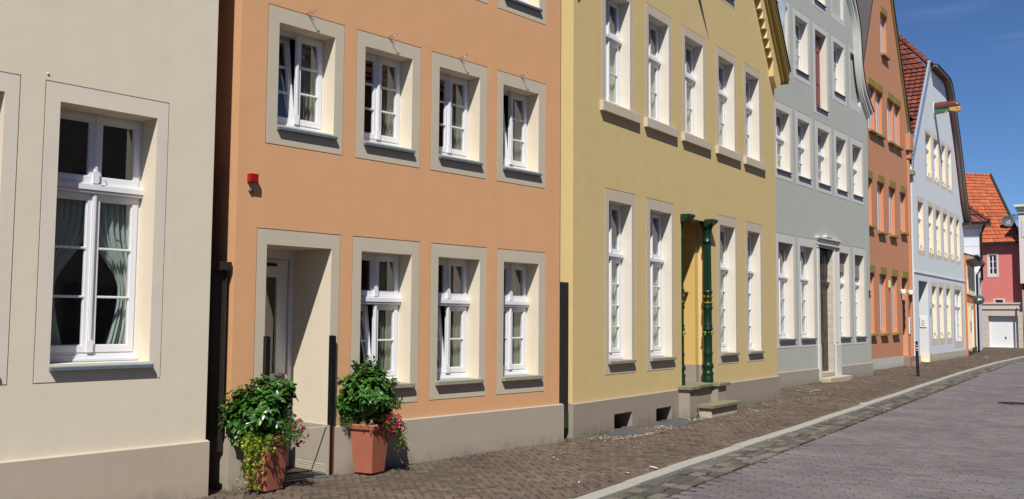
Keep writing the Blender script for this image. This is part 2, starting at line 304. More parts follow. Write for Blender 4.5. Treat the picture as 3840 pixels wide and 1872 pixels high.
def window(h, op, sur, y0, depth, tz=None, rows=3, toprows=1, mats=('surround_c','reveal'), sill='zinc', sz=None, opened=None, curtain=None, groove=.009, frame='white_paint', cols=2, blinds=None, label=None, fw=.045, sillx=(.0,.02), sillh=.03, hook=False, top_post=True, railbox=.075):
    u0,u1,z0,z1 = op; yd = y0+depth; mb = MB()
    # fixed frame
    fz0 = z0+railbox
    mb.box(u0,u0+fw,yd,yd+.07,fz0,z1); mb.box(u1-fw,u1,yd,yd+.07,fz0,z1); mb.box(u0+fw,u1-fw,yd,yd+.07,z1-fw,z1)
    if railbox:
        mb.box(u0,u1,yd-.035,yd+.07,z0,z0+railbox*.42); mb.box(u0,u1,yd-.022,yd+.07,z0+railbox*.42,z0+railbox*.72); mb.box(u0,u1,yd-.004,yd+.07,z0+railbox*.72,fz0)
        mb.box(u0+.005,u1-.005,yd-.042,yd-.035,z0+railbox*.08,z0+railbox*.3)
    else: mb.box(u0+fw,u1-fw,yd,yd+.07,z0,z0+fw)
    panes = MB(); mid = (u0+u1)/2
    zt = z1-fw*.5
    if tz:
        mb.box(u0,u1,yd-.03,yd+.07,tz-.045,tz+.045); mb.box(u0,u1,yd-.052,yd-.03,tz-.012,tz+.03); mb.box(u0,u1,yd-.042,yd-.03,tz-.035,tz-.018)
        spans = [(tz+.047,zt,toprows),(fz0+.003,tz-.047,rows)]
    else: spans = [(fz0+.003,zt,rows)]
    rot = None
    for si, (a, b, rw) in enumerate(spans):
        for c in range(cols):
            s0 = u0+fw*.55 if c == 0 else mid+.004; s1 = u1-fw*.55 if c == cols-1 else mid-.004
            lower = si == len(spans)-1
            if opened and lower and c == 0:
                ob = MB(); r = sash_geo(ob, s0, s1, a, b, 0, rw); pane_geo(ob, r, .02, 1)
                oo = ob.build('open_casement', [M[frame], M['glass']], None)
                if opened == 'tilt': mt = Matrix.Translation((0,yd+.005,a)) @ Matrix.Rotation(R(-7.5),4,'X') @ Matrix.Translation((0,0,-a))
                elif opened == 'swing': mt = Matrix.Translation((s0,yd+.01,0)) @ Matrix.Rotation(R(62),4,'Z') @ Matrix.Translation((-s0,0,0))
                else: mt = Matrix.Translation((s0,yd+.01,0)) @ Matrix.Rotation(R(20),4,'Z') @ Matrix.Translation((-s0,0,0))
                oo.data.transform(mt); rot = oo; continue
            r = sash_geo(mb, s0, s1, a, b, yd-.010, rw); pane_geo(panes, r, yd+.012)
        if cols == 2 and (top_post or si > 0):
            mb.mat(0).box(mid-.02,mid+.02,yd-.026,yd-.010,a+.002,b-.002); mb.box(mid-.009,mid+.009,yd-.034,yd-.026,a+.01,b-.01)
            mb.box(mid-.026,mid+.026,yd-.036,yd-.0262,a+.0,a+.1)
    w = mb.build('window', M[frame], h, 0)
    if label: w['label'] = label
    if panes.f: panes.build('pane', M['glass'], w)
    if rot: rot.parent = w
    # trim band with its scored outline, and the reveal
    tm = MB()
    if sur:
        s0,s1,q0,q1 = sur; g = groove
        holes_face(tm, [(s0+g,q0+g),(s1-g,q0+g),(s1-g,q1-g),(s0+g,q1-g)], [(u0,u1,z0-.0,z1)], y0-.0015)
        if g:
            rim(tm, (s0+g,s1-g,q0+g,q1-g), y0-.0015, y0+.016)
            holes_face(tm, [(s0,q0),(s1,q0),(s1,q1),(s0,q1)], [(s0+g,s1-g,q0+g,q1-g)], y0+.016)
        tm.build('surround', M[mats[0]], w)
    rv = MB(); rim(rv, (u0,u1,z0,z1), y0-.0015 if sur else y0+.0005, yd+.075)
    if sur: rv.build('reveal', M[mats[1]], w)
    if sill == 'zinc':
        sb = MB(); a, b = u0+sillx[0]-.004, u1+sillx[1]; zt_ = z0+.001; zf = z0-sillh
        sb.mesh([(a,yd-.03,zt_+.006),(b,yd-.03,zt_+.006),(b,y0-.045,zf+.006),(a,y0-.045,zf+.006),(a,y0-.045,zf-.022),(b,y0-.045,zf-.022),(b,y0-.003,zf-.022),(a,y0-.003,zf-.022)],
                [(0,3,2,1),(3,4,5,2),(4,7,6,5),(0,7,4,3),(1,2,5,6)])
        sb.box(b-.012,b,yd-.03,y0+.002,z0+.008,z0+.028)
        sb.build('sill', M[mats[2] if len(mats) > 2 else 'zinc'], w, .002)
    elif sill == 'stone':
        sb = MB(); sb.box(u0-.03+sillx[0],u1+.03+sillx[1],y0-.055,yd-.02,z0-.045,z0+.004); sb.build('sill', M['stone_sill'], w, .006)
    elif sill == 'slate':
        sb = MB(); sb.box(u0-.02,u1+.04,y0-.05,yd-.02,z0-.05,z0+.004); sb.build('sill', M['slate'], w, .004)
    elif sill == 'block':
        s = sz; sb = MB(); sb.box(s[0],s[1],y0-.06,y0+.01,s[2],s[3]); sb.box(u0+.001,u1-.001,y0+.01,yd-.02,s[3]-.06,z0+.002); sb.build('sill', M[mats[0]], w, .006)
    if curtain:
        cb = MB(); cy = yd+.085; cm, kind = curtain
        if kind == 'tied':
            drape(cb, u0-.02, mid+.03, z0+.03, (tz or z1), cy, .018, .055, (z0+(tz-z0)*.42,-1)); drape(cb, mid-.01, u1+.05, z0+.03, (tz or z1), cy, .018, .055, (z0+(tz-z0)*.42,1))
        elif kind == 'side': drape(cb, u1-(u1-u0)*.40, u1+.05, z0+.03, z1-.03, cy, .014, .05)  # partial drape added to stand in for the lit reveal mirrored in the panes
        elif kind == 'full': drape(cb, u0, u1+.03, z0+.03, (tz or z1)-.02, cy, .012, .06)
        cb.build('curtain', M[cm], w)
    if blinds:
        bb = MB(); z = z1-.01
        while z > z1-blinds: bb.box(u0+.03,u1-.03,yd-.065,yd-.045,z-.036,z-.004); z -= .04
        bb.build('roller_shutter', M['blind'], w)
    if hook:
        hb = MB(); c = (u0+u1)/2-.02; zt2 = sur[3]+.012
        hb.tube([(c,y0,zt2),(c+.01,y0-.05,zt2+.012),(c+.03,y0-.085,zt2+.005),(c+.045,y0-.09,zt2+.03)], .0045, 6); hb.tube([(c,y0-.01,zt2+.002),(c+.055,y0-.03,zt2+.0)], .004, 6)
        hb.build('hook', M['chrome'], w)
    return w

# ================================================= HOUSES
A_CR, A_OR, A_YE, A_GR, A_O2, A_WH = (-2.683,8.571), (-2.572,8.877), (.862,12.87), (10.635,28.17), (13.955,33.958), (16.304,37.19)
# ---------- cream house
h = house('cream_house', A_CR, 40.8, 'pale cream rendered house filling the left edge, tall white window with green-white tied curtains')
cw = [((-1.412,-.578,1.205,3.305),(-1.535,-.468,1.055,3.46)), ((-2.67,-1.835,1.205,3.305),(-2.80,-1.72,1.055,3.46))]
shell(h, M['cream'], [(-5.2,.1),(-.018,.1),(-.018,7.2),(-5.2,7.2)], [c[1] for c in cw], .04)
plinth(h, M['cream_plinth'], -5.2, 0, .49)
for i, (o, s) in enumerate(cw):
    window(h, o, s, .04, .25, tz=2.66, rows=3, mats=('surround_c','reveal'), curtain=('curtain','tied'), fw=.05)
b = MB(); b.sphere((-1.52,.038,3.51),.010); b.build('wall_stud', M['cream'], h)
b = MB(); b.box(-1.36,-1.1,.55,.75,1.3,1.55); 
b = MB(); b.tube([(-1.02,.185-.02,2.70),(-.99,.13,2.672),(-.96,.125,2.69),(-.975,.14,2.72)],.0045,6); b.build('hook', M['chrome'], h)
# ---------- orange house
h = house('orange_house', A_OR, 42.0, 'orange rendered house with olive grey window surrounds and a recessed white door')
Y0 = .04
upper = [((.425,1.11,3.475,4.5),(.295,1.235,3.27,4.66)), ((1.51,2.19,3.475,4.5),(1.395,2.32,3.27,4.66)), ((2.61,3.285,3.475,4.5),(2.485,3.415,3.27,4.66)), ((3.705,4.385,3.475,4.5),(3.595,4.525,3.27,4.66))]
lower = [((1.51,2.22,.87,2.29),(1.39,2.345,.655,2.445)), ((2.63,3.315,.87,2.29),(2.515,3.435,.66,2.445)), ((3.74,4.405,.87,2.29),(3.625,4.535,.66,2.445))]
top = [((a[0]+.0,a[1],5.64,6.66),(b_[0],b_[1],5.44,6.82)) for a, b_ in upper]
door_s, door_o = (.232,1.232,.0,2.445), (.345,1.118,.0,2.29)
shell(h, M['orange'], [(0,.4),(.232,.4),(.232,2.445),(1.232,2.445),(1.232,.4),(4.83,.4),(4.83,7.4),(0,7.4)], [s for _, s in upper+lower+top], Y0, floors=(2.9,5.1))
# plinth in two pieces either side of the doorway
for (a, c) in ((-.03,.345),(1.118,4.88)): plinth(h, M['or_plinth'], a, c, .485)
for i, (o, s) in enumerate(upper):
    window(h, o, s, Y0, .195, rows=3, mats=('surround_o','reveal'), opened={0:'tilt',3:'tilt'}.get(i), hook=True, curtain=('reflection_drape','side'), sillx=(0,.025))
for i, (o, s) in enumerate(lower):
    window(h, o, s, Y0, .205, tz=1.775, rows=2, mats=('surround_o','reveal'), opened={0:'tilt',1:'tilt'}.get(i), curtain=('reflection_drape','side'), sill='stone', sillx=(0,.01))
for o, s in top: window(h, o, s, Y0, .195, rows=3, mats=('surround_o','reveal'))
t = MB(); holes_face(t, [(.241,.49),(1.223,.49),(1.223,2.436),(.241,2.436)], [(.345,1.118,.49,2.29)], Y0-.0015)
holes_face(t, [(.232,.486),(1.232,.486),(1.232,2.445),(.232,2.445)], [(.241,1.223,.49,2.436)], Y0+.016); rim(t, (.241,1.223,.486,2.436), Y0-.0015, Y0+.016)
t.build('door_surround', M['surround_o'], h)
t = MB(); y2 = .78
t.face([(1.118,Y0-.0015,.5),(1.118,y2,.5),(1.118,y2,2.29),(1.118,Y0-.0015,2.29)]); t.face([(.345,Y0-.0015,.5),(.345,y2,.5),(.345,y2,2.29),(.345,Y0-.0015,2.29)]); t.face([(.345,Y0-.0015,2.29),(1.118,Y0-.0015,2.29),(1.118,y2,2.29),(.345,y2,2.29)])
t.build('door_reveal', M['reveal'], h)
t = MB()
for u, s in ((1.118,-1),(.345,1)):
    t.box(u, u+s*.012, 0.0005, y2, -.05, .5)
t.mat(1)
for k in range(4): t.box(1.118-.016, 1.118-.0121, .06, .6, .028+.022*k, .042+.022*k)
t.build('reveal_plinth', [M['or_plinth'], M['surround_o']], h)
t = MB(); t.box(.357,1.106,.02,1.0,-.06,.012); t.build('doorstep', M['cast'], h)
t = MB(); t.box(.30,1.20,-.035,.03,-.03,.006); t.build('threshold_rail', M['iron'], h)
d = MB(); yd = .68
d.box(.357,.40,yd,yd+.08,.012,2.289); d.box(1.06,1.117,yd-.004,yd+.08,.012,2.289); d.box(.40,1.06,yd,yd+.08,2.2,2.289)
fr = d.build('door_frame', M['white_paint'], h)
d = MB(); a, b_ = .402, 1.05
d.box(a,a+.11,yd+.02,yd+.065,.02,2.195); d.box(b_-.11,b_,yd+.02,yd+.065,.02,2.195); d.box(a+.11,b_-.11,yd+.02,yd+.065,2.03,2.195); d.box(a+.11,b_-.11,yd+.02,yd+.065,.02,.26); d.box(a+.11,b_-.11,yd+.02,yd+.065,.83,.97)
d.box(a+.11,b_-.11,yd+.035,yd+.06,.26,.83); d.box(a+.15,b_-.15,yd+.026,yd+.035,.3,.79)
for (z0, z1) in ((.97,2.03),):
    d.box(a+.11,a+.135,yd+.01,yd+.05,z0,z1); d.box(b_-.135,b_-.11,yd+.01,yd+.05,z0,z1); d.box(a+.135,b_-.135,yd+.01,yd+.05,z1-.025,z1); d.box(a+.135,b_-.135,yd+.01,yd+.05,z0,z0+.025)
dr = d.build('door', M['white_paint'], h, .002)
d = MB(); d.face([(a+.13,yd+.04,.99),(b_-.13,yd+.04,.99),(b_-.13,yd+.04,2.01),(a+.13,yd+.04,2.01)]); d.build('pane', M['glass'], dr)
d = MB(); d.sphere((.985,yd-.05,.965),.034); d.tube([(.985,yd+.02,.965),(.985,yd-.04,.965)],.014); d.tube([(.985,yd+.022,.965),(.985,yd+.012,.965)],.034,14); d.build('door_knob', M['chrome'], dr)
d = MB(); d.box(.5,.9,yd-.005,yd+.018,2.12,2.15); d.tube([(.5,yd-.01,2.135),(.88,yd-.01,2.135)],.016); d.build('door_closer', M['bmetal'], dr)
for u in (.345-.012, 1.118-.004):
    d = MB(); d.box(u,u+.026,-.012,.045,.0,1.405); d.box(u+.026,u+.048,-.008,.04,.5,1.4); d.mat(1); d.box(u+.026,u+.048,-.008,.04,.0,.498)
    d.build('door_post', [M['black'], M['brown_reflection'] if u > 1 else M['black']], h)  # brown lower strip on the right post is a painted-in reflection
# ---------- yellow house
h = house('yellow_house', A_YE, 34.6, 'yellow rendered gabled house with green columned porch, stone steps and dentilled verge')
upy = [((.915,1.675),(.79,1.80)), ((2.315,3.05),(2.20,3.17)), ((3.70,4.46),(3.59,4.58)), ((5.17,5.93),(5.05,6.03)), ((6.54,7.26),(6.43,7.37))]
upper = [((a[0],a[1],4.765,6.44),(b_[0],b_[1],4.66,6.60)) for a, b_ in upy]
lowy = [((1.01,1.725),(.89,1.85)), ((2.35,3.13),(2.21,3.235)), ((5.18,5.91),(5.045,6.03)), ((6.55,7.24),(6.42,7.37))]
lower = [((a[0],a[1],.985,3.315),(b_[0],b_[1],.785,3.49)) for a, b_ in lowy]
gabw = [((3.2+k*1.95-.0,3.95+k*1.95,7.72,9.1),(3.08+k*1.95,4.07+k*1.95,7.52,9.24)) for k in (-1,0,1)]
GS = 1.5; apz = 6.62+GS*4.12
por = (3.5,4.7,.12,3.31)
shell(h, M['yellow'], [(0,.36),(3.5,.36),(3.5,3.31),(4.7,3.31),(4.7,.36),(8.17,.36),(8.17,6.62),(4.085,apz),(0,6.62)], [s for _, s in upper+lower+gabw], .04, floors=(3.9,7.1), ztop=6.5, depth=9)
cell = [(1.1,1.66,-.02,.225), (2.46,3.02,-.02,.205)]
plinth(h, M['yel_plinth'], -.045, 3.5, .455, cell); plinth(h, M['yel_plinth'], 4.7, 8.23, .455)
d = MB()
for c in cell: d.box(c[0]-.1,c[1]+.1,.29,.33,-.3,.3)
d.build('cellar_dark_sheet', M['black'], h)  # black sheets stand in for the unlit cellar behind the openings
for i, (o, s) in enumerate(upper):
    window(h, o, s, .04, .185, tz=5.82, rows=2, mats=('surround_y','reveal_g'), sill='block', sz=(s[0]-.05,s[1]+.12,4.59,4.735), curtain=('sheer','full'), railbox=.05, label=None)
for i, (o, s) in enumerate(lower):
    window(h, o, s, .04, .185, tz=2.53, rows=4, mats=('surround_y','reveal_g'), sill='stone', curtain=('sheer','full'), railbox=.11)
for o, s in gabw: window(h, o, s, .04, .185, rows=2, mats=('surround_y','reveal_g'), sill='zinc')
# porch recess
t = MB(); Y1, Y2 = .26, 1.5; uj0, uj1 = 3.62, 4.56
t.face([(4.7,Y1,.5),(uj1,Y1,.5),(uj1,Y1,3.31),(4.7,Y1,3.31)]); t.face([(3.5,Y1,.5),(uj0,Y1,.5),(uj0,Y1,3.31),(3.5,Y1,3.31)])
t.face([(uj1,Y1,.5),(uj1,Y2,.5),(uj1,Y2,3.31),(uj1,Y1,3.31)]); t.face([(uj0,Y1,.5),(uj0,Y2,.5),(uj0,Y2,3.31),(uj0,Y1,3.31)])
t.face([(3.5,Y1-.001,3.309),(4.7,Y1-.001,3.309),(4.7,Y2,3.309),(3.5,Y2,3.309)]); t.face([(uj0,Y2,.5),(uj1,Y2,.5),(uj1,Y2,3.31),(uj0,Y2,3.31)])
t.build('porch_recess', M['yellow_deep'], h)
t = MB(); t.box(4.688,4.7,.0405,Y1-.002,.4,.80); t.box(uj1,4.6995,Y1-.012,Y1-.0002,.5,.80); t.box(uj1-.012,uj1-.0002,Y1-.012,.5,.5,.80); t.box(uj1-.012,uj1-.0002,.5,Y2,.5,1.12)
t.build('porch_plinth', M['yel_plinth'], h)
t = MB(); t.box(uj0+.06,uj1-.06,Y2-.12,Y2-.04,.86,3.0); t.box(uj0+.15,uj0+.42,Y2-.14,Y2-.12,1.0,1.7); t.box(uj1-.42,uj1-.15,Y2-.14,Y2-.12,1.0,1.7); dd = t.build('door', M['brown_wood'], h, .004)
t = MB(); t.tube([(3.85,Y2-.14,1.9),(3.85,Y2-.19,1.9),(3.95,Y2-.19,1.9)],.012); t.build('door_handle', M['gold'], dd)
t = MB(); t.box(uj0+.001,uj1-.013,.72,1.49,.49,.70); t.box(uj0+.001,uj1-.013,1.0,1.485,.70,.86); t.build('porch_steps', M['stepst'], h, .006)
t = MB(); t.box(3.30,3.58,-.19,.0395,-.2,.452); t.box(4.46,4.84,-.19,.0395,-.2,.452); t.box(3.58,4.46,-.07,.5,-.2,.45); t.build('porch_base', M['yel_plinth'], h)
t = MB(); t.prism([(3.26,-.235),(3.62,-.235),(3.66,-.13),(4.40,-.13),(4.44,-.235),(4.92,-.235),(4.92,.0),(4.69,.0),(4.69,.72),(3.51,.72),(3.51,0),(3.26,0)], 'z', .452, .503); t.build('porch_slab', M['mossy'], h, .006)
t = MB(); t.box(3.66,4.78,-.41,-.192,-.1,.142); t.build('step', M['stepst'], h, .005)
t = MB(); t.box(3.62,4.84,-.455,-.15,.142,.195); t.build('step_slab', M['mossy'], h, .006)
# ornate cast columns
def column(u, y):
    p = [(.112,.0),(.112,.10),(.10,.115),(.118,.14),(.118,.17),(.095,.19),(.095,.235),(.118,.26),(.120,.30),(.098,.33),(.093,.345),(.091,.47),(.108,.50),(.091,.53),
         (.091,.90),(.108,.915),(.108,.935),(.094,.95),(.105,.985),(.090,1.01),(.088,1.25),(.108,1.28),(.108,1.31),(.093,1.33),(.103,1.36),(.103,1.385),(.086,1.40),(.09,1.44),(.09,1.54),(.105,1.56),(.105,1.585),(.086,1.60)]
    K = .82; p = [(r*K,z) for r,z in p]
    c = MB(); c.lathe(p, (u,y,.503), 24)
    c.lathe([(.086*K,1.60),(.078*K,2.42)], (u,y,.503), 40, False, .10)
    c.lathe([(r*K,z) for r,z in ((.078,2.42),(.10,2.44),(.10,2.465),(.082,2.48),(.085,2.56),(.10,2.66),(.135,2.74),(.14,2.79))], (u,y,.503), 20)
    o = c.build('column', M['green'], h)
    c = MB(); c.box(u-.115,u+.115,y-.12,y+.1,3.27,3.306); c.prism([(-.005,3.21),(-.05,3.24),(-.13,3.31),(-.13,3.345),(.038,3.345),(.038,3.21)],'x',u-.12,u+.12); c.build('capital', M['green'], o, .006)
    c = MB()
    for k in range(6):
        a = 2*pi*k/6-.5; q = (u+.077*cos(a), y+.077*sin(a), .503+1.49)
        for j in range(6): b = 2*pi*j/6; c.sphere((q[0]-sin(a)*.018*cos(b), q[1]+cos(a)*.018*cos(b), q[2]+.018*sin(b)), .008, 6, 4)
        c.sphere((q[0]+.006*cos(a),q[1]+.006*sin(a),q[2]), .008, 6, 4)
    c.lathe([(.0862,1.376),(.0875,1.38),(.0875,1.387),(.0862,1.391)], (u,y,.503), 24); c.build('rosettes', M['gold'], o)
    c = MB()
    for k in range(8):
        a = 2*pi*k/8-.2; q = (u+.082*cos(a), y+.082*sin(a), .503+.86)
        c.mat(0 if k % 2 else 1); c.sphere(q, .021, 8, 6, (1,1,1.1 if k % 2 else 1.5)); 
        if not k % 2: c.mat(2); c.sphere((q[0],q[1],q[2]-.035), .014, 6, 5)
    c.build('fruit_garland', [M['redp'], M['lgreen'], M['gold']], o)
column(3.585, .115); column(4.57, .03)
# gable verge: toothed frieze, boards, dark edge
def along(u, off=0): return 6.62+GS*(8.17-u)+off
for side in (0,1):
    X = (lambda u: u) if not side else (lambda u: 8.17-u)
    f = MB(); saw = []; u, z = 7.86, 6.98
    while z < 12.3: saw += [(X(u),z),(X(u-.15),z),(X(u-.13),z+.06)]; z += .174; u -= .116
    f.prism([(X(8.30),6.62),(X(8.28),6.47),(X(8.05),6.40),(X(7.86),6.62)]+saw+[(X(4.3),12.7),(X(4.3),along(4.3)+.24)], 'y', -.06, .045)
    f.build('toothed_frieze', M['yellow'], h)
    s2 = 1/math.hypot(1,GS)
    def board(a0, a1, ub=8.42):  # offsets perpendicular to the rake
        e0, e1 = a0/s2, a1/s2
        return [(X(ub-a0*.0),along(ub)+e0),(X(ub+.02),along(ub+.02)+e1),(X(4.085),along(4.085)+e1),(X(4.085),along(4.085)+e0)]
    f = MB()
    f.prism(board(.10,.17,8.34), 'y', -.11, .1); f.prism(board(.17,.33), 'y', -.19, .1); f.prism(board(.20,.245), 'y', -.205, -.19); f.prism(board(.285,.325), 'y', -.215, -.19)
    f.build('verge_boards', M['verge'], h)
    f = MB(); f.prism(board(.33,.36,8.44), 'y', -.235, 9.1); f.build('roof', M['verge_d'], h)
f = MB(); f.prism([(3.53,8.2),(3.68,8.2),(3.66,8.36),(3.55,8.36)], 'y', -.1, .04); 
f.mesh([(3.50,-.1,8.22),(3.72,-.1,8.22),(3.72,-.1,8.36),(3.50,-.1,8.36),(3.61,-.66,8.28)], [(0,1,4),(1,2,4),(2,3,4),(3,0,4)]); f.build('hoist_spike', M['black'], h)
# ---------- grey-green house
h = house('grey_green_house', A_GR, 37.2, 'grey-green rendered house with curved baroque gable and a dark wooden door')
W = dict(mid=[(-7.10,-6.22,-7.22,-6.05),(-5.67,-4.83,-5.83,-4.62),(-4.22,-3.33,-4.40,-3.14),(-2.76,-1.92,-2.93,-1.715),(-1.34,-.5,-1.51,-.33)])
mid = [((a,b_,5.23,6.68),(c,d_,4.98,6.87)) for a,b_,c,d_ in W['mid']]
upr = [((-5.75,-4.88,7.95,9.32),(-5.90,-4.72,7.67,9.50)), ((-2.84,-1.97,7.95,9.34),(-3.0,-1.79,7.67,9.50))]
sh = ((-4.31,-3.44,7.25,9.32),(-4.46,-3.27,7.04,9.49))
nich = [((-7.05,-6.27,7.86,9.36),(-7.2,-6.13,7.69,9.5)), ((-1.40,-.52,7.9,9.37),(-1.55,-.44,7.71,9.5))]
tops = [((-4.33,-3.5,10.15,11.5),(-4.48,-3.36,9.92,11.65))]; ntop = [((-2.88,-1.97,10.15,11.3),(-3.02,-1.84,9.98,11.45))]
low = [((-7.05,-6.1,1.13,3.46),(-7.19,-5.945,.91,3.67)), ((-5.62,-4.68,1.13,3.46),(-5.77,-4.52,.91,3.68)), ((-2.70,-1.85,1.13,3.47),(-2.83,-1.66,.91,3.69)), ((-1.31,-.48,1.13,3.48),(-1.46,-.285,.91,3.70))]
CG = -3.8
prof = [(.10,7.90),(-.12,8.16),(-.42,8.42),(-.62,8.80),(-.74,9.2),(-.80,9.7),(-.90,10.2),(-1.15,10.7),(-1.6,11.2),(-2.2,11.7),(-2.9,12.3),(CG,12.6)]
outl = [(-7.7,.1),(-4.3,.1),(-4.3,3.49),(-3.22,3.49),(-3.22,.1),(.10,.1)]+prof+[(2*CG-a,b_) for a,b_ in prof[-2::-1]]
gdoor = (-4.3,-3.22,.12,3.49)
shell(h, M['grey'], outl, [s for _, s in mid+upr+tops+low]+[sh[1]]+[n_[1] for n_ in nich+ntop]+[], .03, floors=(3.95,7.1), ztop=9.6, depth=8)
for (a, c) in ((-7.75,-4.42),(-2.84,.13)): plinth(h, M['gr_plinth'], a, c, .36, proud=.03)
for i, (o, s) in enumerate(mid):
    window(h, o, s, .03, .19, tz=6.02, rows=2, mats=('surround_g','reveal_g','slate'), opened={1:'ajar',2:'swing'}.get(i), sill='zinc', groove=.012, railbox=.05, curtain=('sheer','full') if i in (0,3,4) else None)
for o, s in upr+tops: window(h, o, s, .03, .19, rows=3, mats=('surround_g','reveal_g','slate'), sill='zinc', groove=.012, railbox=.05, curtain=('sheer','full'))
for i, (o, s) in enumerate(low): window(h, o, s, .03, .19, tz=2.62, rows=3, mats=('surround_g','reveal_g','slate'), sill='slate', groove=.012, railbox=.1, fw=.11, blinds=[.16,.0,.52,.62][i], curtain=('sheer','full'))
o, s = sh
w = window(h, o, s, .03, .19, rows=1, mats=('surround_g','reveal_g','slate'), frame='oxblood', groove=.012, railbox=.06, label='oxblood red panelled hatch in the upper storey')
t = MB(); t.box(o[0]+.04,o[1]-.04,.20,.23,7.3,9.28)
for z0, z1 in ((7.4,7.85),(7.95,8.75),(8.85,9.2)):
    for a, b_ in ((o[0]+.1,(o[0]+o[1])/2-.05),((o[0]+o[1])/2+.05,o[1]-.1)): t.box(a,b_,.185,.20,z0,z1)
t.build('hatch_panel', M['oxblood'], w, .006)
for nn, (o, s) in enumerate(nich+ntop):
    t = MB(); holes_face(t, [(s[0],s[2]),(s[1],s[2]),(s[1],s[3]),(s[0],s[3])], [o], .0285); rim(t, o, .0285, .1); w = t.build('blind_niche', M['surround_g'], h)
    t = MB(); t.box(o[0]-.01,o[1]+.01,.1,.14,o[2]-.01,o[3]+.01); t.build('niche_back', M['grey'], w)
# curved gable band
def band(pts, wd, y0_, y1_, mb, taper=None):
    n = len(pts); ins = []
    for i, p in enumerate(pts):
        a = Vector(pts[max(0,i-1)]); b = Vector(pts[min(n-1,i+1)]); d = (b-a).normalized(); nn = Vector((d.y,-d.x)) if (b-a).x < 0 else Vector((-d.y,d.x))
        ins.append((p[0]-nn.x*wd*(-1), p[1]-nn.y*wd*(-1)) if 0 else (p[0]-abs(d.y)*wd*(1 if p[0] > CG else -1), p[1]-abs(d.x)*wd))
    for i in range(n-1):
        A1,B1,C1,D1 = pts[i],pts[i+1],ins[i+1],ins[i]
        mb.hexa([(A1[0],y0_,A1[1]),(B1[0],y0_,B1[1]),(C1[0],y0_,C1[1]),(D1[0],y0_,D1[1]),(A1[0],y1_,A1[1]),(B1[0],y1_,B1[1]),(C1[0],y1_,C1[1]),(D1[0],y1_,D1[1])])
    return ins
ext = [(.26,7.86),(.14,7.96)]+prof[1:]
def smooth(pts, k=5):
    out = []
    for i in range(len(pts)-1):
        p0, p1, p2, p3 = [Vector(pts[max(0,min(len(pts)-1,i+j))]) for j in (-1,0,1,2)]
        for s in range(k):
            t_ = s/k; out.append(tuple(.5*((2*p1)+(-p0+p2)*t_+(2*p0-5*p1+4*p2-p3)*t_*t_+(-p0+3*p1-3*p2+p3)*t_**3)))
    out.append(pts[-1]); return out
ext = smooth(ext)
for mir in (0,1):
    pts = [(p[0],p[1]) if not mir else (2*CG-p[0],p[1]) for p in ext]
    mb = MB(); band(pts, .09, -.12, .2, mb); band(pts, .20, -.06, .0, mb); band(pts, .26, -.03, .0, mb); band(pts, .30, -.0, .029, mb); mb.build('gable_moulding', M['surround_g'], h)
    mb = MB(); pc = [(p[0]+(.012 if p[0] > CG else -.012),p[1]+.012) for p in pts]; band(pc, .012, -.15, .3, mb); mb.build('coping', M['zinc_l' if mir else 'verge_d'], h)
t = MB()
z = .4
t.box(-2.84,-2.78,-.02,.035,.02,3.5); t.box(-3.2,-3.16,-.02,.035,.95,3.5); t.box(-3.165,-2.835,0,.0345,.95,3.5)
for k in range(4): t.box(-3.13+k*.075,-3.09+k*.075,-.014,.0,1.0,3.45)
t.box(-3.22,-2.82,-.045,.034,.02,.95); t.box(-4.45,-4.3,-.022,.034,.02,.95); t.box(-4.44,-4.38,-.01,.034,.95,3.5); t.box(-4.38,-4.305,-.0,.034,.95,3.49)
for k, (z0, z1, yy) in enumerate(((3.49,3.56,-.02),(3.56,3.60,-.05),(3.60,3.68,-.01),(3.68,3.72,-.05),(3.72,3.78,-.07))): t.box(-4.46-.02*k,-2.84+.02*k,yy,.034,z0,z1)
t.box(-3.95,-3.55,-.08,.03,3.78,3.84)
t.build('door_surround', M['surround_g'], h, .006)
t = MB(); rim(t, (-4.3,-3.22,.0,3.49), -.001, .19); t.build('door_reveal', M['reveal_g'], h)
t = MB(); t.box(-4.3,-3.22,.18,.24,.2,3.49); t.box(-4.28,-3.24,.13,.18,2.52,2.62); t.box(-4.28,-3.24,.11,.18,2.58,2.62)
for a, b_ in ((-4.25,-3.79),(-3.73,-3.27)):
    for z0, z1 in ((.35,1.05),(1.2,2.4),(2.7,3.4)): t.box(a,b_,.165,.18,z0,z1); t.box(a+.06,b_-.06,.155,.165,z0+.06,z1-.06)
for k in range(5): t.box(-4.2+k*.22,-4.18+k*.22,.14,.164,2.72,3.38)
dd = t.build('door', M['brown_wood'], h, .004)
t = MB(); t.tube([(-3.7,.2,1.25),(-3.7,.17,1.25),(-3.62,.17,1.25)],.012); t.build('door_handle', M['gold'], dd)
t = MB(); t.box(-4.28,-3.24,.0,.24,.0,.24); t.box(-4.5,-2.8,-.30,-.047,-.1,.12); t.build('doorstep', M['stepst'], h, .012)
# ---------- salmon house
h = house('salmon_house', A_O2, 35.3, 'salmon orange steep gabled house with olive ochre lintels and a pale grey plinth')
B = [(-4.06,-3.28),(-3.10,-2.33),(-1.57,-.78),(-.60,.16)]
op = [(a,b_,7.86,9.33) for a,b_ in B]+[(-2.27,-1.52,10.8,12.2)]+[(-4.6,-3.86,4.68,6.2),(-3.12,-2.36,4.58,6.22),(-1.6,-.83,4.58,6.22),(-.03,.70,4.8,6.22)]+[(-4.5,-3.8,1.2,3.13),(-3.05,-2.32,1.2,3.13),(-1.51,-.78,1.2,3.13)]
dor = (-.01,.75,.36,3.13)
LS = 1.9; ap2 = 8.75+LS*3.4
shell(h, M['or2'], [(-5.33,.1),(1.47,.1),(1.47,8.75),(-1.93,ap2),(-5.33,8.75)], [q+(.16,) for q in op]+[dor+(.19,)], 0, floors=(3.9,7.0), ztop=10, depth=9)
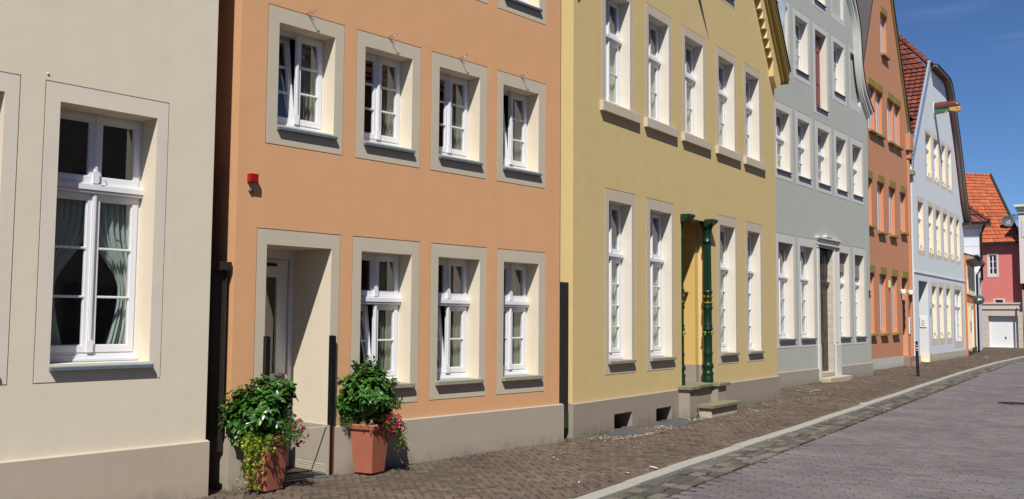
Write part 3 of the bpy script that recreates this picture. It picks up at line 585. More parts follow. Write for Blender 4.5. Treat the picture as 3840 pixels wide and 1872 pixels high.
plinth(h, M['or2_plinth'], -5.35, -.02, .36, proud=-.02, y0=-.03, lip=0) if 0 else None
t = MB(); t.box(-5.34,-.02,-.006,.05,-.2,.35); t.build('plinth', M['or2_plinth'], h)
for q in op:
    a,b_,z0,z1 = q; mb = MB(); yd = .115
    mb.box(a,a+.05,yd,yd+.06,z0,z1); mb.box(b_-.05,b_,yd,yd+.06,z0,z1); mb.box(a,b_,yd+.001,yd+.06,z1-.05,z1); mb.box(a,b_,yd+.001,yd+.06,z0,z0+.06)
    w = mb.build('window', M['white_paint'], h)
    mb = MB(); m_ = (a+b_)/2; z = z0+.08
    mb.box(m_-.02,m_+.02,.08,.112,z0+.06,z1-.05)
    while z < z1-.1: mb.box(a+.05,b_-.05,.09,.112,z,z+.03); z += .05
    mb.build('louvred_shutter', M['white_paint'], w)
    mb = MB(); mb.face([(a,yd+.03,z0),(b_,yd+.03,z0),(b_,yd+.03,z1),(a,yd+.03,z1)]); mb.build('pane', M['glass'], w)
    mb = MB(); rim(mb, (a+.002,b_-.002,z0+.002,z1-.002), .001, .15); mb.build('reveal', M['or2r'], w)
    mb = MB(); mb.box(a-.035,b_+.055,-.05,.02,z1+.002,z1+.245); mb.build('lintel', M['ochre'], w, .004)
    mb = MB(); mb.prism([(-.11,z0-.10),(-.11,z0-.03),(.14,z0-.0),(.02,z0-.10)],'x',a-.02,b_+.10); mb.box(a+.01,b_-.01,-.05,.02,z0-.12,z0-.101); mb.build('sill', M['ochre'], w, .004)
t = MB(); t.box(-.045,.80,-.05,.02,3.13,3.37); t.build('door_lintel', M['ochre'], h, .004)
t = MB(); t.box(0,.75,.17,.23,.36,3.13); t.box(.05,.70,.16,.17,2.5,3.05); dd = t.build('door', M['white_paint'], h, .003)
t = MB(); t.box(.60,.64,.06,.17,1.3,2.35)
for z in (1.35,1.62,1.9,2.2): t.box(.56,.66,.05,.075,z,z+.12)
t.build('door_pull', M['bmetal'], dd)
t = MB(); t.box(-.01,.85,-.22,.17,-.1,.33); t.box(.18,1.08,-.50,-.222,-.1,.13); t.build('doorstep', M['brown_reflection'] if 0 else plain('brown_stone_step','#8a7566',.8,var=.15), h, .01)
t = MB(); t.box(1.16,1.30,-.07,.0,.2,7.6); t.box(1.30,1.47,-.02,.0,.2,7.6) ; t.box(1.12,1.5,-.12,.0,7.6,7.9) ; t.box(1.0,1.6,-.16,.0,7.9,8.5); t.build('pilaster', M['or2'], h, .006)
for side in (0,1):
    X = (lambda u: u) if not side else (lambda u: -3.86-u)
    L2 = lambda u, o_=0: 8.75+LS*(1.47-u)+o_
    t = MB(); t.prism([(X(1.49),L2(1.49)-.16),(X(1.52),L2(1.52)+.12),(X(-1.93),L2(-1.93)+.14),(X(-1.93),L2(-1.93)-.16)],'y',-.06,.02); t.build('verge_board', M['verge'], h)
    t = MB(); t.prism([(X(1.56),L2(1.56)+.06),(X(1.62),L2(1.62)+.26),(X(-1.93),L2(-1.93)+.26),(X(-1.93),L2(-1.93)+.06)],'y',-.09,9.2 if not side else 9.2); t.build('roof', M['sheetmetal'] if side else M['verge_d'], h)
# seams on the metal clad slope
t = MB()
for k in range(6):
    y = .6+k*.9
    t.prism([(-3.86-1.62,L2(1.62)+.26),(-3.86-1.64,L2(1.62)+.3),(-1.95,L2(-1.93)+.3),(-1.95,L2(-1.93)+.26)],'y',y,y+.03)
t.build('roof_seams', M['sheetmetal'], h)
t = MB(); t.box(1.3,2.0,-.1,.3,8.5,8.62); t.build('gutter', M['zinc'], h, .02)
# ---------- white house
h = house('white_gabled_house', A_WH, 34.8, 'white rendered gabled house with beige window surrounds and half-hipped red tile roof')
def ring(o): return o
up = [((.16,1.20,7.35,9.1),(.04,1.32,7.17,9.25)), ((1.75,2.66,7.35,9.1),(1.63,2.77,7.19,9.27)), ((3.38,4.16,7.35,9.1),(3.27,4.25,7.19,9.28)), ((4.78,5.5,7.35,9.1),(4.66,5.68,7.2,9.28))]
md = [((-1.52,-.58,4.3,6.16),(-1.64,-.43,4.1,6.35)), ((.38,1.28,4.3,6.16),(.27,1.41,4.1,6.36)), ((1.83,2.78,4.3,6.16),(1.68,2.9,4.11,6.37)), ((3.38,4.25,4.3,6.16),(3.24,4.35,4.12,6.38)), ((4.85,5.72,4.3,6.16),(4.71,5.83,4.13,6.37)), ((6.32,7.08,4.3,6.16),(6.24,7.18,4.13,6.36))]
lw = [((.72,1.6,.9,2.98),(.6,1.72,.64,3.17)), ((2.12,2.98,.9,2.98),(2.02,3.1,.63,3.18)), ((3.65,4.54,.9,2.98),(3.53,4.65,.63,3.18)), ((5.5,7.0,.72,2.98),(5.22,7.36,.42,3.18))]
wdr = (-1.7,-.05,.06,3.12)
RP = [(8.1,6.3),(7.85,6.6),(7.5,6.95),(6.15,9.55),(4.95,11.25),(4.55,11.72)]
shell(h, M['white'], [(-2.42,.1),(-1.7,.1),(-1.7,3.12),(-.05,3.12),(-.05,.1),(8.1,.1)]+RP+[(4.2,11.95),(1.4,11.95),(-2.1,7.62),(-2.42,7.3)], [s for _, s in up+md+lw], 0, floors=(3.7,6.8), ztop=9.5, depth=9)
for i, (o, s) in enumerate(up+md+lw):
    big = i == 13
    w = window(h, o, s, 0, .14 if not big else .10, tz=(o[2]+(o[3]-o[2])*.66), rows=2, mats=('trim_w','reveal_w'), sill=None, groove=.0, railbox=.05, curtain=('sheer','full'))
    t = MB(); t.tube([(o[1]-.1,-.0,o[2]+.02),(o[1]-.1,-.0+.06,o[2]+.16),(o[1]-.05,.1,o[2]+.22),(o[1],.12,o[2]+.2)],.011,6); t.build('shutter_stay', M['bmetal'], w)
plinth(h, M['wh_plinth'], -2.44, -1.7, .31, proud=.004, y0=-.02); plinth(h, M['wh_plinth'], -.05, 8.12, .31, proud=.004, y0=-.02)
t = MB(); t.box(-1.7,-.05,.0,.7,-.05,.02); t.box(-.062,-.0505,-.018,.6,0.02,.31); t.build('reveal_plinth', M['reveal_w'], h)
t = MB(); t.box(-2.41,8.1,-.03,-.0005,3.40,3.45); t.build('string_course', M['white'], h)
t = MB(); t.box(-1.68,-.07,.55,.6,.06,3.1); t.box(-1.55,-.95,.53,.55,.3,2.2); dd = t.build('door', M['bmetal'], h)
t = MB(); t.tube([(-.95,.55,1.1),(-.95,.5,1.1),(-1.05,.5,1.1)],.012); t.build('door_handle', M['chrome'], dd)
# roof
def tiles(mb, P0, P1, P2, P3, rows, wave, amp=.035, lift=.06, n=10):
    """P0-P1 lower edge, P3-P2 upper edge; each course is a wavy strip resting on the one below"""
    P0,P1,P2,P3 = map(Vector,(P0,P1,P2,P3)); nrm = (P1-P0).cross(P3-P0).normalized()
    if nrm.z < 0: nrm = -nrm
    W0 = max((P1-P0).length,(P2-P3).length)
    for r in range(rows):
        t0, t1 = r/rows, (r+1.12)/rows; t1 = min(t1, 1.0+.05/rows)
        cols_ = max(2,int(W0/wave)); vs = []; tn = []
        jt = {}
        for k in range(cols_*n+1):
            s = k/(cols_*n); a = P0.lerp(P1,s).lerp(P3.lerp(P2,s),t0); b = P0.lerp(P1,s).lerp(P3.lerp(P2,s),t1)
            c_ = k//n; tone = jt.setdefault(c_, min(1,max(0,random.gauss(.5,.25)))); ww = amp*(abs(sin(pi*((k/n)%1)))**.7)
            j = jt.setdefault(('j',c_), random.uniform(-.006,.006))
            vs += [a+nrm*(lift*.25), a+nrm*(ww+lift+j), b+nrm*(ww*.9)]; tn += [tone*.8]*3
        nv = cols_*n+1; b0 = len(mb.v); mb.v += [tuple(v) for v in vs]; mb.tone += tn
        for k in range(nv-1):
            for q in ((0,3,4,1),(1,4,5,2)): mb.f.append(tuple(b0+3*k+x for x in q)); mb.mi.append(0); mb.smf.append(False)
def ridge_tiles(mb, A, B, n, r=.11):
    A, B = Vector(A), Vector(B); d = (B-A)
    for k in range(n):
        a = A+d*(k/n); b = A+d*((k+1.08)/n)
        t = min(1,max(0,random.gauss(.45,.2))); dd = d.normalized(); s = dd.cross(Vector((0,0,1))).normalized(); u = s.cross(dd)
        vs = []
        for p, rr in ((a,r*1.12),(b,r*.92)):
            for j in range(9): an = pi*j/8; vs.append(p+s*rr*cos(an)+u*rr*sin(an))
        b0 = len(mb.v); mb.v += [tuple(v) for v in vs]; mb.tone += [t]*18
        for j in range(8): mb.f.append((b0+j,b0+j+1,b0+j+10,b0+j+9)); mb.mi.append(0); mb.smf.append(True)
        mb.f.append(tuple(b0+j for j in range(9))); mb.mi.append(0); mb.smf.append(False)
S = 1.26; ru = 2.9; rz_ = 12.0+S*(ru-1.38); ry = 1.6
t = MB(); 
t.tone = []
tiles(t, (-2.5,.06,7.1), (-2.5,9,7.1), (1.34,9,11.95), (1.34,.06,11.95), 25, .22)
tiles(t, (1.34,.1,11.95), (1.34,9,11.95), (ru,9,rz_), (ru,ry,rz_), 7, .24)
tiles(t, (1.4,-.1,11.93), (4.4,-.1,11.93), (ru+.01,ry,rz_), (ru-.01,ry,rz_), 7, .24)
tiles(t, (8.2,9,6.6), (8.2,.1,6.6), (4.45,.1,11.9), (4.45,9,11.9), 22, .24); tiles(t, (4.45,9,11.9), (4.45,.1,11.9), (ru,ry,rz_), (ru,9,rz_), 6, .24)
rf = t.build('roof', M['tile_r'], h)
t = MB(); ridge_tiles(t, (1.36,-.05,12.05), (ru,ry,rz_+.05), 9); ridge_tiles(t, (4.42,-.05,12.05), (ru,ry,rz_+.05), 9); ridge_tiles(t, (ru,ry,rz_+.05), (ru,9,rz_+.05), 20); t.build('ridge_tiles', M['tile_r'], rf)
t = MB(); t.prism([(-2.44,7.2),(-2.22,7.3),(-2.08,7.66),(1.58,12.1),(1.4,12.2),(-2.36,7.62)],'y',-.03,.0); t.prism([(-2.36,7.62),(1.4,12.2),(1.33,12.26),(-2.42,7.7)],'y',-.03,.06)
for k in range(8): t.sphere((-2.22+k*.5,-.035,7.55+k*.605),.022,6,4)
t.build('verge_flashing', M['zinc_l'], h)
t = MB(); t.box(-2.62,-2.3,-.1,.2,7.02,7.2); t.build('eave_bracket', M['soffit'], h, .01)
RV = [(1.45,12.02),(3.2,12.02),(4.25,11.98),(4.7,11.72),(5.12,11.25),(6.3,9.5),(7.55,7.15),(8.1,6.45),(8.5,6.1)]
def strip(mb, pts, o0, o1, y0_, y1_):
    n = len(pts); N = []
    for i in range(n):
        a = Vector(pts[max(0,i-1)]); b = Vector(pts[min(n-1,i+1)]); d = (b-a).normalized(); N.append(Vector((-d.y,d.x)) if d.x < 0 else Vector((-d.y,d.x)))
    for i in range(n-1):
        q = [(Vector(pts[j])+N[j]*o) for j, o in ((i,o0),(i+1,o0),(i+1,o1),(i,o1))]
        mb.hexa([(v.x,y0_,v.y) for v in q]+[(v.x,y1_,v.y) for v in q])
RV = smooth(RV, 4)
t = MB(); strip(t, RV, -.12, .0, -.06, .05); t.build('verge_trim', M['maroon'], h)
t = MB(); strip(t, RV, .0, .03, -.27, .05); strip(t, RV, -.04, .0, -.15, -.06); strip(t, RV, -.05, .0, -.27, -.24); t.build('verge_soffit', M['soffit'], h)
t = MB(); strip(t, RV, .03, .085, -.30, .3); t.build('verge_edge', M['verge_d'], h)
t = MB(); t.box(7.75,8.35,-.3,.1,6.0,6.12); t.build('eave_gutter', M['bmetal'], h)
# carved hoist beam
t = MB(); t.mat(0)
def arch(y, z0, r, w_): return [(2.0-w_,y,z0)]+[(2.0-w_*cos(pi*j/8),y,z0+r*(.35+.65*sin(pi*j/8))) for j in range(9)]+[(2.0+w_,y,z0)]
secs = [(0,1),(-.2,1),(-.4,1),(-.6,1.0),(-.75,1.0),(-.86,.92),(-.93,.72),(-.97,.35)]
vs = []; zb = 10.36
for y, k in secs: vs += arch(y, zb, .26*k, .13)
m_ = 11
t.mesh(vs, [(i*m_+j,i*m_+j+1,(i+1)*m_+j+1,(i+1)*m_+j) for i in range(len(secs)-1) for j in range(m_-1)]+[tuple((len(secs)-1)*m_+j for j in range(m_))], smooth=True)
t.mesh([(2-.13,0,zb),(2+.13,0,zb),(2+.13,-.97,zb),(2-.13,-.97,zb)],[(0,1,2,3)])
t.build('hoist_beam', M['beam'], h)
t = MB(); t.mat(0); t.prism([(-.0,zb-.005),(-.6,zb-.005),(-.62,zb-.12),(-.45,zb-.18),(-.3,zb-.2),(0,zb-.22)],'x',1.9,2.1)
t.mat(1); t.prism([(-.6,zb-.006),(-.99,zb-.006),(-1.02,zb-.06),(-1.0,zb-.2),(-.82,zb-.2),(-.72,zb-.16),(-.62,zb-.16)],'x',1.885,2.115)
t.prism([(-.42,zb-.24),(-.36,zb-.26),(-.5,zb-.14),(-.56,zb-.13)],'x',1.87,1.9)
t.mat(2)
for sx in (-1,1): t.sphere((2+sx*.115,-.93,zb-.08),.05,10,8,(.35,1,1))
t.mat(3)
for sx in (-1,1): t.sphere((2+sx*.13,-.94,zb-.08),.035,10,8,(.3,1,1))
t.mat(4)
for sx in (-1,1): t.sphere((2+sx*.14,-.945,zb-.08),.017,8,6,(.3,1,1))
t.build('carved_beam_head', [plain('faded_green_paint','#2c6347',.5,var=.2),M['carved'],M['redp'],M['eyew'],M['black']], h)
t = MB(); t.lathe([(.0,0),(.19,.0),(.19,.02),(0,.02)], (0,0,0), 20); o = t.build('beam_rosette', M['reveal_w'], h); o.data.transform(Matrix.Translation((2,-.0,10.3)) @ Matrix.Scale(1.8,4,(0,0,1)) @ Matrix.Rotation(R(90),4,'X'))
# ---------- burnt orange low house
h = house('burnt_orange_house', (20.756,43.379), 29, 'low burnt orange house with dark eave and pale window groups beyond the white gable')
g1, g2 = (.55,1.15,2.98,4.1), (1.55,6.0,2.97,4.15)
shell(h, M['dkor'], [(.38,.0),(6.85,.0),(6.85,4.75),(.38,4.75)], [g1,g2,(.6,1.1,.35,2.35),(1.85,2.6,.3,2.35),(3.1,4.85,.3,2.4)], 0, depth=7, room=False)
def ribs(q, n, name):
    t = MB(); t.box(q[0]-.05,q[1]+.05,.06,.1,q[2]-.05,q[3]+.05); k = (q[1]-q[0])/n
    for i in range(n+1): t.box(q[0]+i*k-.11,q[0]+i*k+.11,-.03,.06,q[2],q[3])
    t.box(q[0]-.1,q[1]+.1,-.02,.06,q[3]-.02,q[3]+.1); t.box(q[0]-.1,q[1]+.1,-.04,.06,q[2]-.12,q[2]); return t.build(name, M['reveal_w'], h)
ribs(g1,1,'window'); ribs(g2,4,'window'); ribs((.6,1.1,.35,2.35),1,'window'); ribs((1.85,2.6,.3,2.35),1,'window')
t = MB(); t.box(3.1,4.85,.12,.16,.3,2.4); t.box(3.05,3.25,-.02,.12,.3,2.45); t.box(4.7,4.9,-.02,.12,.3,2.45); t.box(3.25,4.7,-.02,.12,2.32,2.45); t.build('door', M['reveal_w'], h)
t = MB(); t.box(.38,6.88,-.03,.0,-.1,.3); t.build('plinth', M['dkor_plinth'], h)
t = MB(); t.prism([(-.42,4.52),(-.40,4.60),(3.0,5.3),(3.0,5.2),(.0,4.72)],'x',.36,7.05); t.build('roof', M['tile_r'], h)
t = MB(); t.prism([(-.38,4.5),(0,4.42),(0,4.7),(-.38,4.52)],'x',.38,7.0); t.build('soffit', M['soffit'], h)
t = MB(); t.tube([(.3,-.45,4.58),(7.1,-.45,4.58)],.075,10); t.build('gutter', M['bmetal'], h)
t = MB(); t.box(.4,.85,.2,5,4.7,7.2); t.build('upper_wall', M['dkor'], h)
t = MB(); t.box(.86,1.15,.15,.6,5.2,7.1); t.build('corner_board', M['siding'], h)
t = MB(); t.tube([(7.0,-.45,4.55),(6.98,-.25,4.25),(6.95,-.1,4.0),(6.95,-.1,0)],.05,10); 
tag(t.build('downpipe', M['bmetal'], None), 'dark downpipe with bent swan neck at the corner of the burnt orange house', 'downpipe')
bpy.data.objects['downpipe'].location = h.location; bpy.data.objects['downpipe'].rotation_euler = h.rotation_euler
# ---------- white oriel house
h = house('white_oriel_house', (25.33,52.05), 29, 'white sided house with projecting upper bay and small hipped red tile roof')
# local: street wall y=0 ; corner of oriel near u~2.1
def L29(x, y):
    d = Vector((sin(R(29)),cos(R(29)))); n_ = Vector((-cos(R(29)),sin(R(29)))); v = Vector((x-25.33,y-52.05)); return v.dot(d), v.dot(n_)
cu, cy = L29(26.63,53.72)
t = MB(); t.box(-.2,cu+1.75,cy+.14,cy+5,-.1,4.3); t.build('ground_floor_wall', M['siding'], h)
t = MB(); t.box(cu,cu+.85,cy,cy+3.5,4.05,7.0); t.mat(0)
t.build('bay', M['siding'], h)
t = MB(); 
for k in range(6): t.box(cu-.006,cu,cy+.02,cy+3.4,4.35+k*.5,4.362+k*.5); t.box(cu+.01,cu+.84,cy-.006,cy,4.35+k*.5,4.362+k*.5)
t.build('siding_joints', M['soffit'], h)
t = MB(); t.mesh([(cu-.02,cy-.02,4.06),(cu+.87,cy-.02,4.06),(cu+.87,cy+1.5,4.06),(cu-.02,cy+1.5,4.06),(cu+.25,cy+.14,3.75),(cu+.87,cy+.14,3.75)],[(0,1,5,4),(0,4,3),(1,2,5),(0,3,2,1),(4,5,2,3)]); t.build('bay_corbel', M['soffit'], h)
e = .42; t = MB(); t.mesh([(cu-e,cy-e,7.14),(cu+.85+e,cy-e,7.14),(cu+.85+e,cy+4,7.14),(cu-e,cy+4,7.14),(cu,cy,6.85),(cu+.85,cy,6.85),(cu+.85,cy+3.6,6.85),(cu,cy+3.6,6.85)],[(0,1,5,4),(1,2,6,5),(3,0,4,7)]); t.build('soffit', M['soffit'], h)
t = MB(); 
apx = (cu+.42,cy+1.6,8.95)
tiles(t, (cu-e,cy+4,7.16), (cu-e,cy-e,7.16), (apx[0]-.02,apx[1],apx[2]), (apx[0],cy+4,apx[2]), 4, .32, .05, .07)
tiles(t, (cu-e,cy-e,7.16), (cu+.85+e,cy-e,7.16), (apx[0]+.02,apx[1],apx[2]), (apx[0]-.02,apx[1],apx[2]), 4, .32, .05, .07)
tiles(t, (cu+.85+e,cy-e,7.16), (cu+.85+e,cy+4,7.16), (apx[0],cy+4,apx[2]), apx, 4, .32, .05, .07)
rf = t.build('roof', M['tile_r'], h)
t = MB(); ridge_tiles(t, (cu-e,cy-e,7.24), (apx[0],apx[1],apx[2]+.05), 7, .12); ridge_tiles(t, (cu+.85+e,cy-e,7.24), (apx[0],apx[1],apx[2]+.05), 7, .12); t.build('ridge_tiles', M['tile_r'], rf)
t = MB(); t.box(cu-e-.05,cu+.9+e,cy-e-.06,cy-e+.03,7.06,7.18); t.box(cu-e-.06,cu-e+.03,cy-e+.03,cy+3.8,7.06,7.18); t.build('gutter', M['bmetal'], h)
t = MB(); t.tube([(cu-.25,cy-.2,7.05),(cu-.2,cy-.12,6.8),(cu-.07,cy+.0,6.5),(cu-.07,cy+.0,3.9)],.06,10); t.build('bay_downpipe', M['bmetal'], h)
# ---------- coral red house with garage
h = house('coral_red_house', (29.282,59.462), 128, 'coral red house with orange tiled roof above beige stone garage storey')
gar = (.45,2.12,.0,1.94)
w1, w2 = (.58,1.02,4.5,5.72), (.85,1.33,2.76,2.93)
shell(h, M['pink'], [(-3,2.7),(2.42,2.7),(2.42,6.6),(-3,6.6)], [w1+(.1,), w2+(.1,)], 0, depth=5, ztop=6.3, floors=())
t = MB(); holes_face(t, [(0-3,-.1),(2.42,-.1),(2.42,2.35),(-3,2.35)], [gar], -.03); rim(t, gar, -.03, .3)
for k in range(5): 
    z = .42+k*.37; t.mat(1)
    for a, b_ in ((-3,gar[0]-.03),(gar[1]+.03,2.42)): t.box(a,b_,-.0335,-.0302,z,z+.012)
t.mat(0); t.face([(2.42,-.03,-.1),(2.42,3,-.1),(2.42,3,2.35),(2.42,-.03,2.35)]); t.build('garage_wall', [M['ashlar'], M['soffit']], h)
t = MB(); t.box(-3,2.47,-.09,.0,2.35,2.42); t.box(-3,2.45,-.045,.0,2.42,2.66); t.box(-3,2.47,-.1,.0,2.66,2.76); t.build('cornice', M['ashlar'], h)
t = MB(); n_ = 18
for k in range(n_):
    a = gar[0]+(gar[1]-gar[0])*k/n_; b_ = gar[0]+(gar[1]-gar[0])*(k+1)/n_; t.box(a+.006,b_-.006,.215,.25,0.01,1.94); t.box(b_-.006,b_+.006,.225,.25,.01,1.94)
gd = t.build('garage_door', M['garage'], h)
t = MB(); t.tube([(1.37,.2,.62),(1.40,.18,.52)],.018,8); t.box(1.33,1.41,.2,.214,.55,.65); t.build('garage_handle', M['bmetal'], gd)
for (q, o_) in ((w1,.1),(w2,.08)):
    a,b_,z0,z1 = q; t = MB(); holes_face(t, [(a-o_,z0-o_*1.6),(b_+o_,z0-o_*1.6),(b_+o_,z1+o_),(a-o_,z1+o_)], [q], -.015); rim(t, q, -.015, .1); rim(t, (a-o_,b_+o_,z0-o_*1.6,z1+o_), -.015, 0)
    t.mat(1); t.box(a,a+.05,.05,.1,z0,z1); t.box(b_-.05,b_,.05,.1,z0,z1)
    if z1-z0 > .5:
        m_ = (a+b_)/2; t.box(m_-.035,m_+.035,.04,.1,z0,z1); t.box(a,b_,.055,.1,z0,z0+.06); t.box(a,b_,.055,.1,z1-.05,z1)
        for k in (1,2): z = z0+(z1-z0)*k/3; t.box(a,b_,.06,.1,z-.015,z+.015)
    w = t.build('window', [M['beige'], M['white_paint']], h); t = MB(); t.face([(a,.08,z0),(b_,.08,z0),(b_,.08,z1),(a,.08,z1)]); t.build('pane', M['glass'], w)
t = MB(); t.box(-3,2.42,-.32,.0,6.33,6.43); t.build('eave_board', M['soffit'], h)
t = MB(); t.box(-3,2.5,-.42,-.3,6.36,6.48); t.build('gutter', M['bmetal'], h)
Mi = Matrix.Translation(h.location) @ Matrix.Rotation(R(90-128),4,'Z'); Mi = Mi.inverted()
def W2L(p): return Mi @ Vector(p)
e0, e1 = Vector((-3,-.38,6.45)), Vector((2.46,-.38,6.45)); rL, rR = W2L((27.8,66.6,12.1)), W2L((33.15,65.45,11.68))
t = MB(); tiles(t, e0, e1, rR, rL, 20, .24, .035, .05, 8); rf = t.build('roof', M['tile_o'], h)
t = MB(); ridge_tiles(t, rL, rR, 22, .13); t.build('ridge_tiles', M['tile_o'], rf)
t = MB(); dv = (rR-e1); t.hexa([tuple(e1+Vector((0,0,.0))),tuple(e1+Vector((.12,0,0))),tuple(rR+Vector((.12,0,0))),tuple(rR),tuple(e1+Vector((0,0,.16))),tuple(e1+Vector((.12,0,.16))),tuple(rR+Vector((.12,0,.16))),tuple(rR+Vector((0,0,.16)))]); t.build('verge_edge', M['verge_d'], h)
# ---------- pale beige house at the right edge
h = house('beige_house', (30.7,57.3), 128, 'pale beige house with stepped cornice cut by the right edge of the view', 'house')
t = MB(); t.box(0,5,0,6,3.9,8.15); t.box(.42,5,.1,6,-.1,3.55); t.build('wall', M['beige'], h)
t = MB(); t.box(-.2,5.2,-.3,6,8.5,8.66); t.box(-.12,5.1,-.2,6,8.34,8.5); t.box(-.05,5.05,-.1,6,8.15,8.34); t.box(.36,5.05,-.1,6,3.55,3.9); t.build('cornice', M['beige'], h, .02)
t = MB(); t.box(.15,.9,-.03,.0,6.7,7.7); t.build('wall_panel', M['surround_g'], h)
t = MB(); t.tube([(.12,-.0,3.5),(.12,.0,0)],.05,8); t.build('drain_pipe', M['soffit'], h)
# ================================================= houses on the near side of the street: out of view, seen only mirrored in the window panes
def opposite(k, t0, t1, hgt, wall, lab):
    d = Vector((sin(R(33)),cos(R(33)),0)); base = Vector((10.2,4.5,0))+d*t0
    o = empty('brick_house', base, R(90-33+180), lab, 'house'); L = t1-t0; mb = MB()
    mb.box(-L,0,0,5,-.1,hgt); mb.build('wall', wall, o)
    mb = MB(); mb.tone = []
    tiles(mb, (-L,-.3,hgt), (0,-.3,hgt), (0,2.6,hgt+2.4), (-L,2.6,hgt+2.4), 9, .5, .04, .05, 4); tiles(mb, (0,5.3,hgt), (-L,5.3,hgt), (-L,2.6,hgt+2.4), (0,2.6,hgt+2.4), 9, .5, .04, .05, 4); mb.build('roof', M['tile_r'], o)
    n = int(L/1.8)
    for r in range(3):
        for i in range(n):
            mb = MB(); a = -L+.6+i*1.8; z = .9+r*2.4
            mb.box(a,a+.9,-.02,.05,z,z+1.4); w = mb.build('window', M['soffit'], o); mb = MB(); mb.box(a+.06,a+.43,-.03,-.02,z+.06,z+1.34); mb.box(a+.47,a+.84,-.03,-.02,z+.06,z+1.34); mb.build('pane', M['slate'], w)
opposite(0, -16, -5, 7.6, M['brick'], 'brown brick house across the street behind the camera, mirrored in panes')
opposite(1, -4.8, 6, 8.2, M['yel_plinth'], 'dark plastered house across the street beside the camera, mirrored in panes')
opposite(2, 6.2, 20, 7.8, M['brick'], 'long brick house across the street opposite the yellow house, mirrored in panes')

# ================================================= GROUND
KERB = [(-9.5,-7.6),(-3.4,2.25),(.54,8.55),(1.69,10.41),(4.42,14.7),(9.26,22.39),(14.17,30.16),(18.6,36.9),(23.7,44.2),(27.6,49.0),(32.2,53.2),(38.5,57.0),(48,60.5)]
KV = [Vector(p) for p in KERB]
def offset(pts, d):
    out = []
    for i in range(len(pts)):
        a = pts[max(0,i-1)]; b = pts[min(len(pts)-1,i+1)]; t_ = (b-a).normalized(); out.append(pts[i]+Vector((t_.y,-t_.x))*d)
    return out
def sdist(p):      # + = street side of the kerb line
    best = 1e9; sg = 1
    for i in range(len(KV)-1):
        a, b = KV[i], KV[i+1]; ab = b-a; t_ = max(0,min(1,(p-a).dot(ab)/ab.length_squared)); q = a+ab*t_; d = (p-q).length
        if d < best: best = d; sg = 1 if (ab.x*(p.y-a.y)-ab.y*(p.x-a.x)) < 0 else -1
    return best*sg
def ribbon(mb, d0, d1, z0, z1):
    A_, B_ = offset(KV,d0), offset(KV,d1)
    for i in range(len(KV)-1): mb.face([(A_[i].x,A_[i].y,z0),(B_[i].x,B_[i].y,z1),(B_[i+1].x,B_[i+1].y,z1),(A_[i+1].x,A_[i+1].y,z0)], .5)
FAC = [((-9.6,.45),(-2.683,8.571)),((-2.572,8.877),(.69,12.5)),((.862,12.87),(5.56,19.68)),((5.8,22.0),(10.75,28.2)),((10.9,29.4),(14.6,34.9)),((14.9,35.2),(20.9,43.8)),((20.756,43.379),(24.2,49.6)),((25.2,51.9),(27.9,56.8))]
def infront(p):   # clear of the house fronts
    for a, b in FAC:
        a, b = Vector(a), Vector(b); d = (b-a).normalized(); t_ = (p-a).dot(d)
        if -.2 < t_ < (b-a).length+.25 and (d.x*(p.y-a.y)-d.y*(p.x-a.x)) > .06: return False
    return True
def paver(mb, c, ax, L, W, z, jit=.006, cham=.007, tone=None, zj=.003, dz=.014):
    ay = Vector((-ax.y,ax.x)); hl, hw = L/2, W/2; tone = random.random() if tone is None else tone
    o, i_ = [], []
    tx, ty = random.gauss(0,.010), random.gauss(0,.014); zz = z+random.gauss(0,zj)
    for sx, sy in ((-1,-1),(1,-1),(1,1),(-1,1)):
        jx, jy = random.uniform(-jit,jit), random.uniform(-jit,jit)
        p = c+ax*(sx*hl+jx)+ay*(sy*hw+jy); q = c+ax*(sx*(hl-cham)+jx)+ay*(sy*(hw-cham)+jy)
        o.append((p.x,p.y,zz-dz)); i_.append((q.x,q.y,zz+tx*sx*hl+ty*sy*hw))
    b = len(mb.v); mb.v += o+i_; mb.tone += [tone]*8
    for f in ((4,5,6,7),(0,1,5,4),(1,2,6,5),(2,3,7,6),(3,0,4,7)): mb.f.append(tuple(b+k for k in f)); mb.mi.append(mb.cur); mb.smf.append(False)
g = MB(); g.face([(-400,-400,-.14),(500,-400,-.14),(500,500,-.14),(-400,500,-.14)]); tag(g.build('ground', M['mosaic']), kind='structure')
rnd = random.Random(5)
# pavement of small clinkers in herringbone
pv = MB(); pv.mat(1)
A_ = offset(KV, 0)
for i in range(len(KV)-1):
    t_ = (KV[i+1]-KV[i]).normalized(); L_ = Vector((-t_.y,t_.x))
    wd = 9 if i < 8 else 22
    a, b = KV[i], KV[i+1]
    pv.face([(a.x,a.y,-.011),(b.x,b.y,-.011),(b.x-(6 if i < 8 else 14),b.y+(5 if i < 8 else 16),-.011),(a.x-(6 if i < 8 else 14),a.y+(5 if i < 8 else 16),-.011)], .5) if i in () else None
ext_ = [(p.x,p.y) for p in KV]+[(48,75),(20,75),(-12,20),(-16,-2)]
pv.face([(x,y,-.011) for x, y in ext_], .5)
pv.mat(0)
Wp = .082; ang = R(90-32.5+45); ex, ey = Vector((cos(ang),sin(ang))), Vector((-sin(ang),cos(ang)))
dk = Vector((sin(R(32.5)),cos(R(32.5)))); nk = Vector((cos(R(32.5)),-sin(R(32.5))))
org = Vector((1.69,10.41))
N_ = 0
rng = 620
